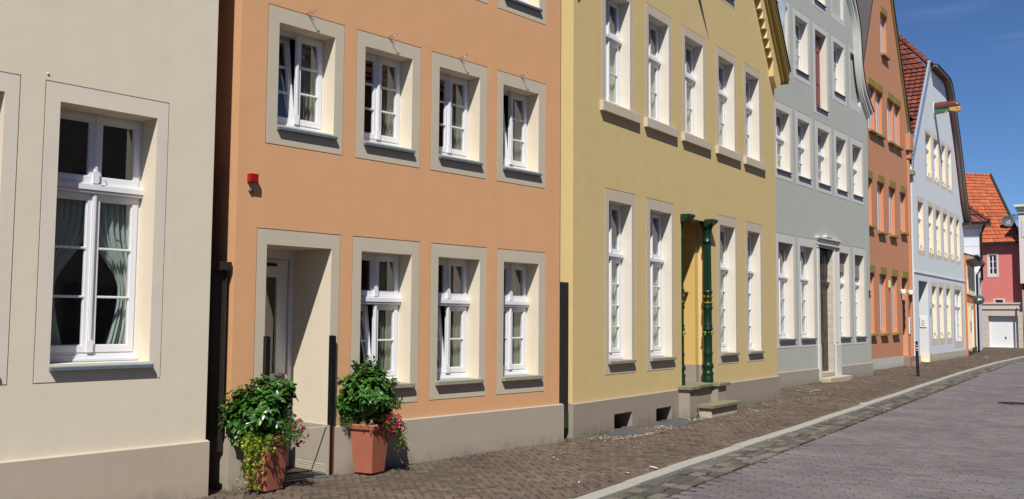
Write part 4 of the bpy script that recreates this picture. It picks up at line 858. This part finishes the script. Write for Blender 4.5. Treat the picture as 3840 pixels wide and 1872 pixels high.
for a in range(-rng, rng):
    for b in range(-rng//2, rng//2):
        base = ex*((a+2*b)*Wp)+ey*((a-2*b)*Wp)
        s_ = base.dot(dk); t_ = base.dot(nk)
        if s_ < -8.5 or s_ > 43 or t_ > .3 or t_ < -5.2: continue
        for (cx_, cy_, v) in ((1,.5,0),(.5,2,1)):
            p = org+base+ex*(cx_*Wp)+ey*(cy_*Wp)
            if p.y < 5.5: continue
            d = sdist(p)
            if d > -.075 or d < -4.6 or not infront(p): continue
            # shallow undulation of an old pavement
            z = .006*sin(p.x*2.1+p.y*.7)+.005*sin(p.y*1.7-p.x)
            paver(pv, p, ey if v else ex, 2*Wp-.012, Wp-.012, z, .005, .008, None, .0035, .02)
# one row of stretchers along the kerb
def row(mb, d, L, W, z, jit, zj=.003, s1=200, mat=0, ymax=60, dz=.014, tone=None):
    P_ = offset(KV, d); mb.mat(mat)
    for i in range(1, len(P_)-1):
        a, b = P_[i], P_[i+1]; ax = (b-a).normalized(); n_ = max(1,int((b-a).length/L))
        for k in range(n_):
            c = a.lerp(b,(k+.5)/n_)
            if c.y > ymax or c.y < 5: continue
            paver(mb, c, ax, (b-a).length/n_-.012*random.uniform(.6,1.6), W, z, jit, .008, tone, zj, dz)
row(pv, -.05, .17, .07, .0, .004)
tag(pv.build('pavement', [M['pave'], M['mosaic']]), kind='structure')
# granite kerb, each stone about a metre
kb = MB(); P0_, P1_ = offset(KV, .005), offset(KV, .166)
for i in range(len(KV)-1):
    n_ = max(1,round((KV[i+1]-KV[i]).length/.98))
    for k in range(n_):
        t0, t1 = k/n_+.003, (k+1)/n_-.003; a0, a1 = P0_[i].lerp(P0_[i+1],t0), P0_[i].lerp(P0_[i+1],t1); b0, b1 = P1_[i].lerp(P1_[i+1],t0), P1_[i].lerp(P1_[i+1],t1); z = .008+random.gauss(0,.0025)
        kb.hexa([(a0.x,a0.y,-.12),(b0.x,b0.y,-.12),(b1.x,b1.y,-.12),(a1.x,a1.y,-.12),(a0.x,a0.y,z),(b0.x,b0.y,z-.004),(b1.x,b1.y,z-.004),(a1.x,a1.y,z)])
tag(kb.build('kerb', M['kerb'], None, .003), kind='structure')
gt = MB(); gt.mat(1); ribbon(gt, .166, .66, -.044, -.042); gt.mat(0)
for k in range(3): row(gt, .252+k*.145, .19, .132, -.021, .010, .005)
tag(gt.build('gutter', [M['gutter'], M['mosaic']]), kind='structure')
rd = MB(); rd.mat(1); ribbon(rd, .655, 6.6, -.036, -.036); rd.mat(0)
LR, WR = .215, .108
P_ = offset(KV, 0)
for r in range(-60, 420):
    for c in range(0, 29):
        p = org+dk*(r*WR)+nk*(.66+c*LR+(LR/2 if r % 2 else 0))
        if p.y < 4.5: continue
        d = sdist(p)
        if d < .74 or d > 6.5: continue
        z = -.020+.02*math.exp(-((d-3.6)/2.2)**2)+.004*sin(p.x*1.3)*sin(p.y*.9)
        paver(rd, p, nk, LR-.010, WR-.009, z, .003, .008, None, .0018, .016)
far = MB()
tag(rd.build('road', [M['road'], M['mosaic']]), kind='structure')
op_ = MB(); ribbon(op_, 6.6, 6.76, .0, .0); ribbon(op_, 6.76, 12, -.004, -.004); tag(op_.build('far_pavement', M['kerb']), kind='structure')
# ---- grass in the joints and along the walls
gr = MB(); gr.tone = []
def blade(p, h_, lean):
    a = random.uniform(0,2*pi); w_ = random.uniform(.0015,.004); d = Vector((cos(a),sin(a),0)); e = Vector((-d.y,d.x,0)); p = Vector(p); t_ = random.random()
    gr.mesh([p-e*w_,p+e*w_,p+e*w_*.7+d*lean*.4+Vector((0,0,h_*.6)),p-e*w_*.7+d*lean*.4+Vector((0,0,h_*.6)),p+d*lean+Vector((0,0,h_))],[(0,1,2,3),(3,2,4)],t_)
def tuft(x, y, n_, h_, r_, z=0):
    for _ in range(n_): blade((x+random.gauss(0,r_),y+random.gauss(0,r_*.7),z-.005), h_*random.uniform(.3,1), h_*random.uniform(.2,.9))
for a, b in FAC[:6]:
    a, b = Vector(a), Vector(b); n_ = int((b-a).length*3)
    for k in range(n_):
        p = a.lerp(b,random.random())+Vector((cos(R(38)),-sin(R(38))))*random.uniform(.03,.09); tuft(p.x,p.y,random.randint(3,12),.03,.02)
for (x, y, n_, h_) in ((-2.50,8.86,26,.08),(.72,12.4,30,.08),(1.25,13.3,50,.09),(1.05,13.1,40,.07),(3.0,15.5,22,.11),(14.9,34.6,60,.16),(15.2,35.0,60,.14),(-1.05,10.15,20,.06),(-1.2,9.85,18,.05)): tuft(x,y,n_,h_,.05)
for _ in range(2600):
    t_ = random.uniform(-4,26); d = random.uniform(-2.2,-.1); p = org+dk*t_+nk*d
    if infront(p) and math.sin(p.x*1.9+1)*math.sin(p.y*1.3)+random.random()*1.1 > .55: tuft(p.x,p.y,random.randint(2,6),.016,.018)
for _ in range(520):
    p = org+dk*random.uniform(-3,24)+nk*random.uniform(.17,.62)
    if random.random() < .5+.5*math.sin(p.y*1.1): tuft(p.x,p.y,random.randint(2,7),.02,.03,-.02)
tag(gr.build('grass', M['grass']), 'short grass and moss tufts in the joints and along the foot of the walls', 'grass', kind='stuff')
# ---- white shreds of paper along the yellow house
sh_ = MB()
dy, ny = Vector((sin(R(34.6)),cos(R(34.6)))), Vector((cos(R(34.6)),-sin(R(34.6))))
YO = Vector(A_YE)
def shred(p, s_):
    n_ = random.randint(4,6); a0 = random.uniform(0,6.28); th = random.uniform(0,pi); el = random.uniform(1.3,3.5); z0 = .007; pts = []
    for k in range(n_):
        a = a0+2*pi*k/n_; r_ = s_*random.uniform(.5,1); x, y = r_*cos(a)*el, r_*sin(a); pts.append((p.x+x*cos(th)-y*sin(th), p.y+x*sin(th)+y*cos(th), z0+random.uniform(0,.006)))
    c = (p.x,p.y,z0+.006)
    sh_.mesh(pts+[c],[(k,(k+1)%n_,n_) for k in range(n_)])
for (u, w_, su, sw, n_) in ((.15,.3,.25,.10,45),(.45,.55,.3,.06,45),(.9,.62,.35,.03,40),(1.45,.6,.3,.04,60),(1.75,.35,.2,.06,60),(3.2,.38,.22,.05,45),(5.1,.62,.18,.08,40),(6.6,.3,.5,.08,35),(8.6,.45,.5,.12,45),(9.9,.1,.5,.15,30),(3,1.0,3,.5,40),(-1.5,1.2,1.5,.4,16)):
    for _ in range(int(n_*.75)): shred(YO+dy*random.gauss(u,su)+ny*abs(random.gauss(w_,sw)), random.uniform(.004,.013))
tag(sh_.build('paper_shreds', M['paper']), 'torn white paper shreds scattered on the brown pavement before the yellow house', 'litter', kind='stuff')
def scrap(x, y, r_, lab, z=.008):
    m = MB(); n_ = 7; th = random.uniform(0,pi); pts = []
    for k in range(n_):
        a = 2*pi*k/n_; rr = r_*random.uniform(.75,1); px, py = rr*cos(a)*1.6, rr*sin(a)*.7; pts.append((px*cos(th)-py*sin(th),px*sin(th)+py*cos(th),random.uniform(.0,.018)))
    m.mesh(pts+[(0,0,.02)],[(k,(k+1)%n_,n_) for k in range(n_)]); m.mesh([(p[0],p[1],p[2]-.002) for p in pts]+[(0,0,.017)],[((k+1)%n_,k,n_) for k in range(n_)])
    o = m.build('paper_scrap', M['paper']); o.location = (x,y,z); tag(o, lab, 'litter', 'white paper scraps on the street')
scrap(1.53,10.28,.06,'white paper scrap on the pavement right beside the kerb, nearest the camera')
scrap(3.42,15.95,.075,'white paper scrap lying in front of the mossy entrance step')
scrap(.67,9.34,.02,'tiny white scrap on the pavement left of the bending kerb')
scrap(3.53,14.67,.025,'small white scrap in the middle of the pavement beyond the steps')
scrap(6.72,18.3,.07,'crumpled white paper on the pavement outside the grey-green house')
scrap(20.9,42.0,.09,'white scrap at the foot of the burnt orange house')
scrap(25.4,49.3,.13,'white scrap on the pavement near the garage')
# ---- gratings and manhole
def grating(u, w_, su, sw, lab, A0=YO, d0=dy, n0=ny, yaw=34.6):
    g_ = empty('cellar_grating', (*(A0+d0*u+n0*w_),0), R(90-yaw), lab, 'grating', 'steel gratings over the cellar windows')
    m = MB(); f = .018
    m.box(-su/2,su/2,-sw/2,-sw/2+f,-.02,.014); m.box(-su/2,su/2,sw/2-f,sw/2,-.02,.014); m.box(-su/2,-su/2+f,-sw/2+f,sw/2-f,-.02,.014); m.box(su/2-f,su/2,-sw/2+f,sw/2-f,-.02,.014); m.build('frame', M['iron'], g_)
    m = MB(); n_ = int(su/.026)
    for k in range(1,n_): x = -su/2+su*k/n_; m.box(x-.0035,x+.0035,-sw/2+f,sw/2-f,-.012,.011)
    n_ = int(sw/.03)
    for k in range(1,n_): y = -sw/2+sw*k/n_; m.box(-su/2+f,su/2-f,y-.002,y+.002,-.008,.0095)
    m.build('bars', M['iron'], g_); m = MB(); m.face([(-su/2+f,-sw/2+f,.002),(su/2-f,-sw/2+f,.002),(su/2-f,sw/2-f,.002),(-su/2+f,sw/2-f,.002)]); m.build('shaft_dark_sheet', M['black'], g_)  # flat black sheet stands in for the darkness of the pit
grating(1.03,.32,.70,.42,'steel grating under the left cellar window, nearer the camera')
grating(2.48,.31,.84,.42,'steel grating under the right cellar window, beside the stone steps')
m = MB(); m.box(-.3,.3,-.02,.02,0,.012); m.box(-.3,-.27,.02,.34,0,.012); m.box(.27,.3,.02,.34,0,.012); m.mat(1); m.box(-.27,.27,.02,.3,-.01,.003)
o = m.build('drain_cover', [M['kerb'],M['cast']]); o.location = (6.86,21.55,.004); o.rotation_euler = (0,0,R(50)); tag(o,'rusty drain cover with a pale stone edge before the grey-green house','drain cover')
m = MB(); m.lathe([(0,-.02),(.31,-.02),(.31,.006),(.27,.006),(.27,.0),(.24,.0),(.24,.006),(0.02,.006)], (0,0,0), 32, False)
for k in range(5): m.box(-.2+k*.09,-.17+k*.09,-.12,.12,.006,.012)
o = m.build('manhole_cover', M['cast']); o.location = (9.9,18.8,-.003); tag(o,'dark round manhole cover in the middle of the clinker road','manhole cover')
# ---- bollard
b_ = empty('bollard', (11.84,27.81,-.002), 0, 'slim black street bollard with red and white bands standing on the pavement', 'bollard'); b_.rotation_euler = (0,R(-1.6),R(20))
m = MB(); m.lathe([(.050,0),(.050,.02),(.044,.03),(.042,.72),(.041,.722),(.040,.905),(.030,.912),(.030,.925)], (0,0,0), 20); m.build('post', M['black'], b_)
m = MB(); m.lathe([(.034,.925),(.041,.932),(.028,.95),(.028,.957),(.045,.966),(.048,.985),(.03,1.0),(.0,1.003)], (0,0,0), 20); m.build('knob', M['black'], b_)
m = MB(); m.lathe([(.0425,.745),(.0425,.80)], (0,0,0), 20); m.lathe([(.0425,.825),(.0425,.885)], (0,0,0), 20); m.build('red_band', M['redp'], b_)
m = MB()
for z0, z1 in ((.735,.745),(.80,.825),(.885,.893)): m.lathe([(.0425,z0),(.0425,z1)], (0,0,0), 20)
m.build('white_band', M['wax'], b_)
# ---- things in the gaps between houses
def at_house(o, A, yaw): o.location = (A[0],A[1],0); o.rotation_euler = (0,0,R(90-yaw)); return o
g_ = at_house(empty('wooden_gap_board', label='tall black-brown wooden panel with cap closing the gap between cream and orange house', cat='wooden panel'), A_OR, 42)
m = MB(); m.box(-.235,-.045,.10,.14,.34,2.02); m.box(-.19,-.185,.094,.0995,.34,2.0); m.box(-.06,-.045,.085,.0995,.34,2.02); m.build('panel', M['dark_wood'], g_, .003)
m = MB(); m.box(-.26,-.02,.05,.16,2.02,2.10); m.build('cap', M['dark_wood'], g_, .004)
m = MB(); m.box(-.75,-.02,.55,.6,-.1,7.4)  # planked upper part, carried down as an added backing that darkens the gap
for k in range(5): m.box(-.7+k*.14,-.69+k*.14,.535,.5495,-.1,7.4)
at_house(m.build('wooden_back_wall', M['dark_wood']), A_OR, 42); tag(bpy.data.objects['wooden_back_wall'],'dark planked wall deep inside the narrow gap beside the orange house','wooden wall')
m = MB(); m.tube([(-.2,.22,2.1),(-.2,.22,3.05)],.05,12); m.box(-.26,-.14,.2,.3,2.1,3.0)
tag(at_house(m.build('downpipe', M['bmetal']), A_OR, 42), 'short dark downpipe above the wooden panel beside the orange house', 'downpipe')
g_ = at_house(empty('weathered_gap_board', label='tall weathered black board with green foot between orange and yellow house', cat='wooden panel'), A_YE, 34.6)
m = MB(); m.box(-.33,-.09,.05,.09,.14,2.08); m.build('panel', [M['dark_wood']], g_, .004); m = MB(); m.box(-.325,-.095,.043,.0495,.14,.34); m.build('mossy_foot', M['leaf'] if 0 else plain('green_algae_wood','#2c3a1c',.9,var=.3), g_)
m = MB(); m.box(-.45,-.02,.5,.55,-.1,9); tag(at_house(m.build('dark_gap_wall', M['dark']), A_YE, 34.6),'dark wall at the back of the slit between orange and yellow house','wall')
# ---- wall fittings
g_ = at_house(empty('alarm_box', label='small bright red alarm box on the orange wall above the door', cat='alarm box'), A_OR, 42)
m = MB(); m.box(.105,.19,-.028,.038,2.87,2.95); m.build('housing', M['redp'], g_, .004); m = MB(); m.tube([(.145,.04,2.79),(.145,.02,2.79)],.021,16); m.build('sensor', M['slate'], g_)
def lamp(u, lab):
    g_ = at_house(empty('wall_lamp', label=lab, cat='wall lamp', group='wall lamps beside the salmon house door'), A_O2, 35.3)
    m = MB(); m.box(u-.03,u+.07,-.04,.0,2.6,2.72); m.build('bracket', M['white_paint'], g_); m = MB(); m.box(u-.12,u+.12,-.17,-.04,2.55,2.71); m.build('lamp_shade', M['wax'], g_, .015)
lamp(-.16,'boxy white wall lamp left of the narrow door of the salmon house'); lamp(.98,'boxy white wall lamp right of the narrow door, on the pilaster strip')
g_ = at_house(empty('letterbox_panel', label='upright white bell and letterbox panel beside the salmon house door', cat='letterbox'), A_O2, 35.3)
m = MB(); m.box(.88,1.10,-.03,.0,1.12,1.72); m.build('panel', M['wax'], g_, .004); m = MB()
for k in range(7): m.box(.95,1.03,-.036,-.0305,1.17+k*.078,1.21+k*.078)
m.build('bell_buttons', M['slate'], g_)
m = MB(); m.box(.93,1.0,-.06,.0,2.08,2.22); tag(at_house(m.build('intercom_box', M['slate'], None, .006), A_O2, 35.3),'little dark box above the bell panel on the salmon house','intercom')
m = MB(); m.box(-1.91,-1.80,-.06,.0,2.72,2.96); tag(at_house(m.build('wall_box', M['gold_t'], None, .008), A_O2, 35.3),'small buff coloured box on the salmon wall between two windows','wall box')
def text(s_, size, mat, loc, rot, parent=None, name='lettering'):
    c = bpy.data.curves.new(name,'FONT'); c.body = s_; c.size = size; c.align_x = 'CENTER'; c.extrude = .002; o = bpy.data.objects.new(name, c); me = bpy.data.meshes.new_from_object(o); bpy.data.objects.remove(o)
    me.materials.clear(); me.materials.append(mat); o = bpy.data.objects.new(name, me); scn.collection.objects.link(o); me.transform(Matrix.Translation(loc) @ rot)
    if parent: o.parent = parent
    return o
FR = Matrix.Rotation(R(90),4,'X')
g_ = at_house(empty('house_number', label='small black house number plate at the right corner of the grey-green house', cat='number plate'), A_GR, 37.2)
m = MB(); m.box(-.06,.06,.0,.028,2.30,2.48); m.build('plate', M['black'], g_, .003); text('3', .14, M['wax'], (0,-.002,2.34), FR, g_)
g_ = at_house(empty('number_sign', label='small metal sign between doorway and first window of the white house', cat='sign'), A_WH, 34.8)
m = MB(); m.box(.22,.40,-.015,.0,1.82,2.12); m.build('plate', M['zinc_l'], g_, .003); m = MB(); m.box(.27,.35,-.02,-.0155,1.86,1.96); m.box(.25,.30,-.02,-.0155,1.98,2.08); m.box(.32,.37,-.02,-.0155,2.0,2.07); m.build('markings', M['black'], g_)
g_ = at_house(empty('door_plaque', label='white plaque with fine grey print in the doorway of the white house', cat='plaque'), A_WH, 34.8)
m = MB(); m.box(-.08,-.052,.08,.32,1.35,1.76); m.build('plate', M['wax'], g_, .003); m = MB()
for z in (1.60,1.57,1.51,1.48,1.44,1.41): m.box(-.0815,-.0802,.14,.27,z,z+.012)
m.build('lettering', M['zinc'], g_)
g_ = at_house(empty('hanging_sign', label='dark oval hanging sign with white bird shape on a bar at the burnt orange house', cat='sign'), (20.756,43.379), 29)
m = MB(); m.lathe([(0,-.02),(.235,-.02),(.25,-.01),(.25,.01),(.235,.02),(0,.02)], (0,0,0), 28, True); o = m.build('board', M['signg'], g_); o.data.transform(Matrix.Translation((1.6,-.42,2.6)) @ Matrix.Rotation(R(90),4,'Y') @ Matrix.Scale(.95,4,(1,0,0)))
m = MB(); m.tube([(1.6,0,2.55),(1.6,-.70,2.55)],.014,8); m.build('bracket', M['zinc_l'], g_)
m = MB(); m.prism([(-.38,2.57),(-.52,2.60),(-.56,2.58),(-.52,2.66),(-.47,2.64),(-.44,2.68),(-.40,2.66)],'x',1.575,1.578); m.build('emblem', M['wax'], g_)
g_ = empty('satellite_dish', (31.12,59.35,7.85), 0, 'round grey satellite dish on the orange tiled roof', 'satellite dish')
m = MB(); prof_ = [(0,.0)]+[(.38*k/6,.10*(k/6)**2) for k in range(1,7)]+[(.385,.12),(.36,.115)]+[(.36*k/6,.10*(k/6)**2+.015) for k in range(5,0,-1)]
m.lathe(prof_, (0,0,0), 28); o = m.build('reflector', M['dish'], g_); rot_ = Vector((-.25,-.9,.28)).to_track_quat('Z','Y').to_matrix().to_4x4(); o.data.transform(rot_)
m = MB(); m.tube([(0,.05,0),(0,.3,-.1),(0.02,.45,-.6)],.03,8); m.build('mast', M['bmetal'], g_); m = MB(); m.tube([(0,0,-.36),(-.12,-.42,-.02)],.012,6); m.sphere((-.12,-.44,.0),.045,8,6); m.build('receiver', M['wax'], g_)
m = MB(); m.sphere((0,0,0),.14,14,10); m.lathe([(.15,-.02),(.16,0),(.15,.02)],(0,0,0),14); m.tube([(0,0,-.1),(0,.0,-.4)],.04,8); o = m.build('zinc_finial', M['zinc']); 
zz = Vector(A_GR)+Vector((sin(R(37.2)),cos(R(37.2))))*.62+Vector((-cos(R(37.2)),sin(R(37.2))))*.3; o.location = (zz.x,zz.y,8.58); tag(o,'round blue-grey zinc ball just behind the foot of the curved gable','finial')
# ================================================= PLANTED POTS
def leaf(mb, p, d, up, L, W_, t, lobes=0):
    d = d.normalized(); s = d.cross(up)
    if s.length < 1e-3: s = d.orthogonal()
    s.normalize(); n_ = s.cross(d)
    if not lobes:
        mb.mesh([p, p+d*L*.35+s*W_+n_*.12*W_, p+d*L*.75+s*W_*.7-n_*.1*L, p+d*L-n_*.22*L, p+d*L*.75-s*W_*.7-n_*.1*L, p+d*L*.35-s*W_+n_*.12*W_, p+d*L*.5-n_*.18*W_-n_*.02*L], [(0,6,1),(1,6,2),(2,6,3),(3,6,4),(4,6,5),(5,6,0)], t)
    else:
        pts = [p, p+d*L*.25+s*W_, p+d*L*.55+s*W_*.45, p+d*L-n_*.1*L, p+d*L*.55-s*W_*.45, p+d*L*.25-s*W_, p+d*L*.45+n_*.06*L]
        mb.mesh(pts, [(0,6,1),(1,6,2),(2,6,3),(3,6,4),(4,6,5),(5,6,0)], t)
def rv(r=random): 
    while True:
        v = Vector((r.uniform(-1,1),r.uniform(-1,1),r.uniform(-1,1)))
        if .05 < v.length < 1: return v.normalized()
def planter(loc, rot, lab, seed, shrub, ivy, flowers):
    random.seed(seed)
    g_ = empty('planted_pot', (loc[0],loc[1],.004), R(rot), lab, 'potted plant', 'terracotta pots flanking the white door')
    m = MB(); b, t_, H = .112, .152, .50
    def ring(h_, z): return [(-h_,-h_,z),(h_,-h_,z),(h_,h_,z),(-h_,h_,z)]
    lv = [ring(b-.01,0),ring(b,.012),ring(t_-.006,H-.055),ring(t_+.012,H-.05),ring(t_+.018,H-.005),ring(t_+.012,H),ring(t_-.012,H),ring(t_-.02,H-.07)]
    vs = [p for r_ in lv for p in r_]; m.mesh(vs, [(i*4+k,i*4+(k+1)%4,(i+1)*4+(k+1)%4,(i+1)*4+k) for i in range(len(lv)-1) for k in range(4)]+[(3,2,1,0)])
    m.build('pot', M['terra'], g_, .004)
    m = MB(); m.face([(-t_+.02,-t_+.02,H-.05),(t_-.02,-t_+.02,H-.05),(t_-.02,t_-.02,H-.05),(-t_+.02,t_-.02,H-.05)]); m.build('soil', M['soil'], g_)
    inv = Matrix.Rotation(-R(rot),3,'Z')
    lf = MB(); st = MB(); bd = MB(); bd.tone = []
    for (c, rad, nw) in shrub:
        c = inv @ Vector(c)
        for k in range(nw):
            v = rv(); v.z = v.z*.95+.05; rr = random.uniform(.55,1.03) if random.random() < .35 else random.uniform(.86,1.06)
            lump = 1+.17*sin(v.x*5+seed)*sin(v.y*6)+.15*sin(v.z*7+v.x*4)
            p = c+Vector((v.x*rad[0],v.y*rad[1],v.z*rad[2]))*rr*lump
            if p.z < .44 and random.random() < .6: continue
            ax = (v+Vector((0,0,.55))+rv()*.35).normalized(); o1 = ax.orthogonal().normalized(); o2 = ax.cross(o1); n_ = random.randint(5,8); ph = random.uniform(0,6)
            for j in range(n_):
                a = ph+j*2.4; out = o1*cos(a)+o2*sin(a); L = random.uniform(.048,.084)
                leaf(lf, p-ax*.012*j, (out+ax*random.uniform(.1,.8)), ax, L, L*.27, min(1,max(0,random.gauss(.35 if rr < .85 else .55,.25))))  # inner leaves take a darker tone, painting shade into the shrub
            if random.random() < .35: st.tube([p-ax*.03, p-ax*.10-v*.02, c+Vector((v.x*rad[0],v.y*rad[1],v.z*rad[2]))*.3], .0025, 4)
            if v.z > -.1 and rr > .95 and random.random() < .15:
                for _ in range(9): q = p+ax*.012+rv()*.012; bd.sphere(q, .0035, 5, 3)
    for k in range(16):
        v = rv(); v.z = abs(v.z)*.9+.2; v.normalize(); c, rad, nw = shrub[k % len(shrub)]; c = inv @ Vector(c)
        p0 = c+Vector((v.x*rad[0],v.y*rad[1],v.z*rad[2]))*.85; d = (v+Vector((0,0,.8))).normalized(); L_ = random.uniform(.06,.13); p1 = p0+d*L_; st.tube([p0,p1],.0025,4,.0012)
        for j in range(10):
            q = p0.lerp(p1,.25+.75*j/9); o1 = d.orthogonal().normalized(); o2 = d.cross(o1); a = j*2.4; leaf(lf, q, (o1*cos(a)+o2*sin(a))+d*(.5+.08*j), d, random.uniform(.035,.055), .012, random.uniform(.4,1))
    if bd.v: bd.tone = [random.random() for _ in bd.v]
    for _ in range(6): a = random.uniform(0,6.28); st.tube([(.02*cos(a),.02*sin(a),H-.05),(.05*cos(a),.05*sin(a),H+.1),(.12*cos(a),.12*sin(a),H+.32)], .006, 6, .003)
    f_ = lf.build('shrub', M['leaf'], g_); st.build('stems', M['bark'], f_); bd.build('flower_buds', M['bud'], f_)
    iv = MB(); sm_ = MB()
    for (c, d, ln, n_) in ivy:
        for k in range(n_):
            p = inv @ (Vector(c)+Vector((random.gauss(0,.045),random.gauss(0,.03),0))); dd = inv @ (Vector(d)+rv()*.4); pts = [p.copy()]; L = ln*random.uniform(.5,1.1); n2 = int(L/.022)
            for j in range(n2):
                dd = (dd+Vector((0,0,-.32))+rv()*.28).normalized(); p = p+dd*.022
                hx = b+(t_-b)*max(0,min(1,p.z/H))+.012
                if abs(p.x) < hx and abs(p.y) < hx and p.z < H:      # keep strands outside the pot
                    if hx-abs(p.x) < hx-abs(p.y): p.x = math.copysign(hx,p.x)
                    else: p.y = math.copysign(hx,p.y)
                pts.append(p.copy())
                for _ in range(2):
                    q = p+rv()*.014; ld = (rv()+Vector((0,0,-.3))+inv @ Vector((0,-.7,0))); leaf(iv, q, ld, rv(), random.uniform(.022,.036), random.uniform(.011,.018), min(1,max(0,random.gauss(.62,.3))), 1)
            if len(pts) > 2: sm_.tube(pts, .0015, 4)
    f_ = iv.build('ivy', M['ivy'], g_)
    if sm_.v: sm_.build('tendrils', M['bark'], f_)
    for (kind, c, rad, n_) in flowers:
        c = inv @ Vector(c)
        if kind == 'petunia':
            fl = MB(); gl_ = MB()
            for _ in range(n_*9):
                v = rv(); p = c+Vector((v.x*rad[0],v.y*rad[1],v.z*rad[2]))*random.uniform(.2,1); leaf(gl_, p, rv()+Vector((0,0,.4)), rv(), random.uniform(.018,.03), .006, random.random())
            for _ in range(n_):
                v = rv(); w_ = inv @ Vector((.45,-.75,.25)); v = (v+w_*.9).normalized(); p = c+Vector((v.x*rad[0],v.y*rad[1],v.z*rad[2]))*random.uniform(.9,1.12)
                o1 = v.orthogonal().normalized(); o2 = v.cross(o1); r_ = random.uniform(.014,.022); tt = random.random(); n5 = 10
                vs = [p-v*.012]+[p+(o1*cos(2*pi*k/n5)+o2*sin(2*pi*k/n5))*r_*(1 if k % 2 else .82)+v*random.uniform(-.002,.004) for k in range(n5)]
                fl.mesh(vs, [(0,1+k,1+(k+1)%n5) for k in range(n5)], tt)
            f_ = gl_.build('petunia', M['feather'], g_); fl.build('blossoms', M['pinkflower'], f_)
        elif kind == 'feather':
            gl_ = MB(); fl = MB()
            for _ in range(n_*14):
                v = rv(); p = c+Vector((v.x*rad[0],v.y*rad[1],v.z*rad[2]))*random.uniform(.3,1); leaf(gl_, p, v+rv()*.7+Vector((0,0,.2)), rv(), random.uniform(.02,.045), .0025, random.random())
            for _ in range(n_//2):
                v = rv(); p = c+Vector((v.x*rad[0],v.y*rad[1],v.z*rad[2]))*1.03; leaf(fl, p, rv(), v, .012, .006, random.random())
            f_ = gl_.build('feathery_plant', M['feather'], g_); fl.build('blossoms', M['lilac'], f_)
        else:
            gl_ = MB()
            for _ in range(n_):
                v = rv(); p = c+Vector((v.x*rad[0],v.y*rad[1],v.z*rad[2]))*random.uniform(.4,1); leaf(gl_, p, v+Vector((0,0,-.2)), rv(), random.uniform(.035,.055), .022, random.random(), 1)
            gl_.build('heuchera', M['heu'], g_)
planter((-2.255,8.875), -28, 'terracotta pot with dark shrub and yellow-green trailing ivy, left of the door', 11,
    [((-.05,.0,.73),(.29,.24,.25),290),((-.25,.0,.62),(.13,.15,.18),90),((.10,.02,.87),(.15,.14,.12),60)],
    [((-.03,-.15,.50),(0,-1,.2),.52,10),((-.10,-.13,.53),(-.4,-1,.1),.16,9),((.06,-.14,.52),(.3,-1,.2),.20,9),((-.14,-.1,.5),(-1,-.6,.1),.15,4)],
    [('feather',(.19,-.05,.52),(.15,.12,.11),90),('petunia',(.31,-.02,.52),(.06,.09,.13),15)])
planter((-1.45,9.895), -28, 'terracotta pot with glossy dark shrub and cluster of magenta petunias, right of the door', 23,
    [((-.03,.0,.80),(.31,.25,.26),340),((-.02,.0,.97),(.14,.13,.13),80),((-.24,.0,.72),(.10,.12,.12),40)],
    [((.17,.06,.47),(.8,.1,.2),.34,8)],
    [('feather',(-.22,-.06,.53),(.08,.08,.08),40),('heuchera',(.0,-.15,.49),(.10,.04,.06),34),('petunia',(.22,-.05,.49),(.15,.11,.12),44)])
# distant tree
random.seed(3)
g_ = empty('tree', (42.2,76,0), 0, 'dark green tree crown rising behind the beige house at the right edge', 'tree')
m = MB(); m.tube([(0,0,0),(.1,0,4),(.0,.1,8)],.28,8,.12)
for k in range(9): a = k*2.4; m.tube([(0,.05,5+k*.4),(1.1*cos(a),1.1*sin(a),7+k*.35)],.08,6,.03)
m.build('trunk', M['bark'], g_)
m = MB()
for c in range(46):
    cc = Vector((random.gauss(0,1.4),random.gauss(0,1.3),8.3+random.gauss(0,1.25)))
    if cc.z > 10.2: cc.z = 9.9
    tn = random.uniform(.2,.8)
    for _ in range(75): v = rv(); leaf(m, cc+v*random.uniform(.1,.62), rv(), rv(), random.uniform(.12,.2), .06, min(1,max(0,random.gauss(tn,.2))))
m.build('crown', M['treeleaf'], g_)
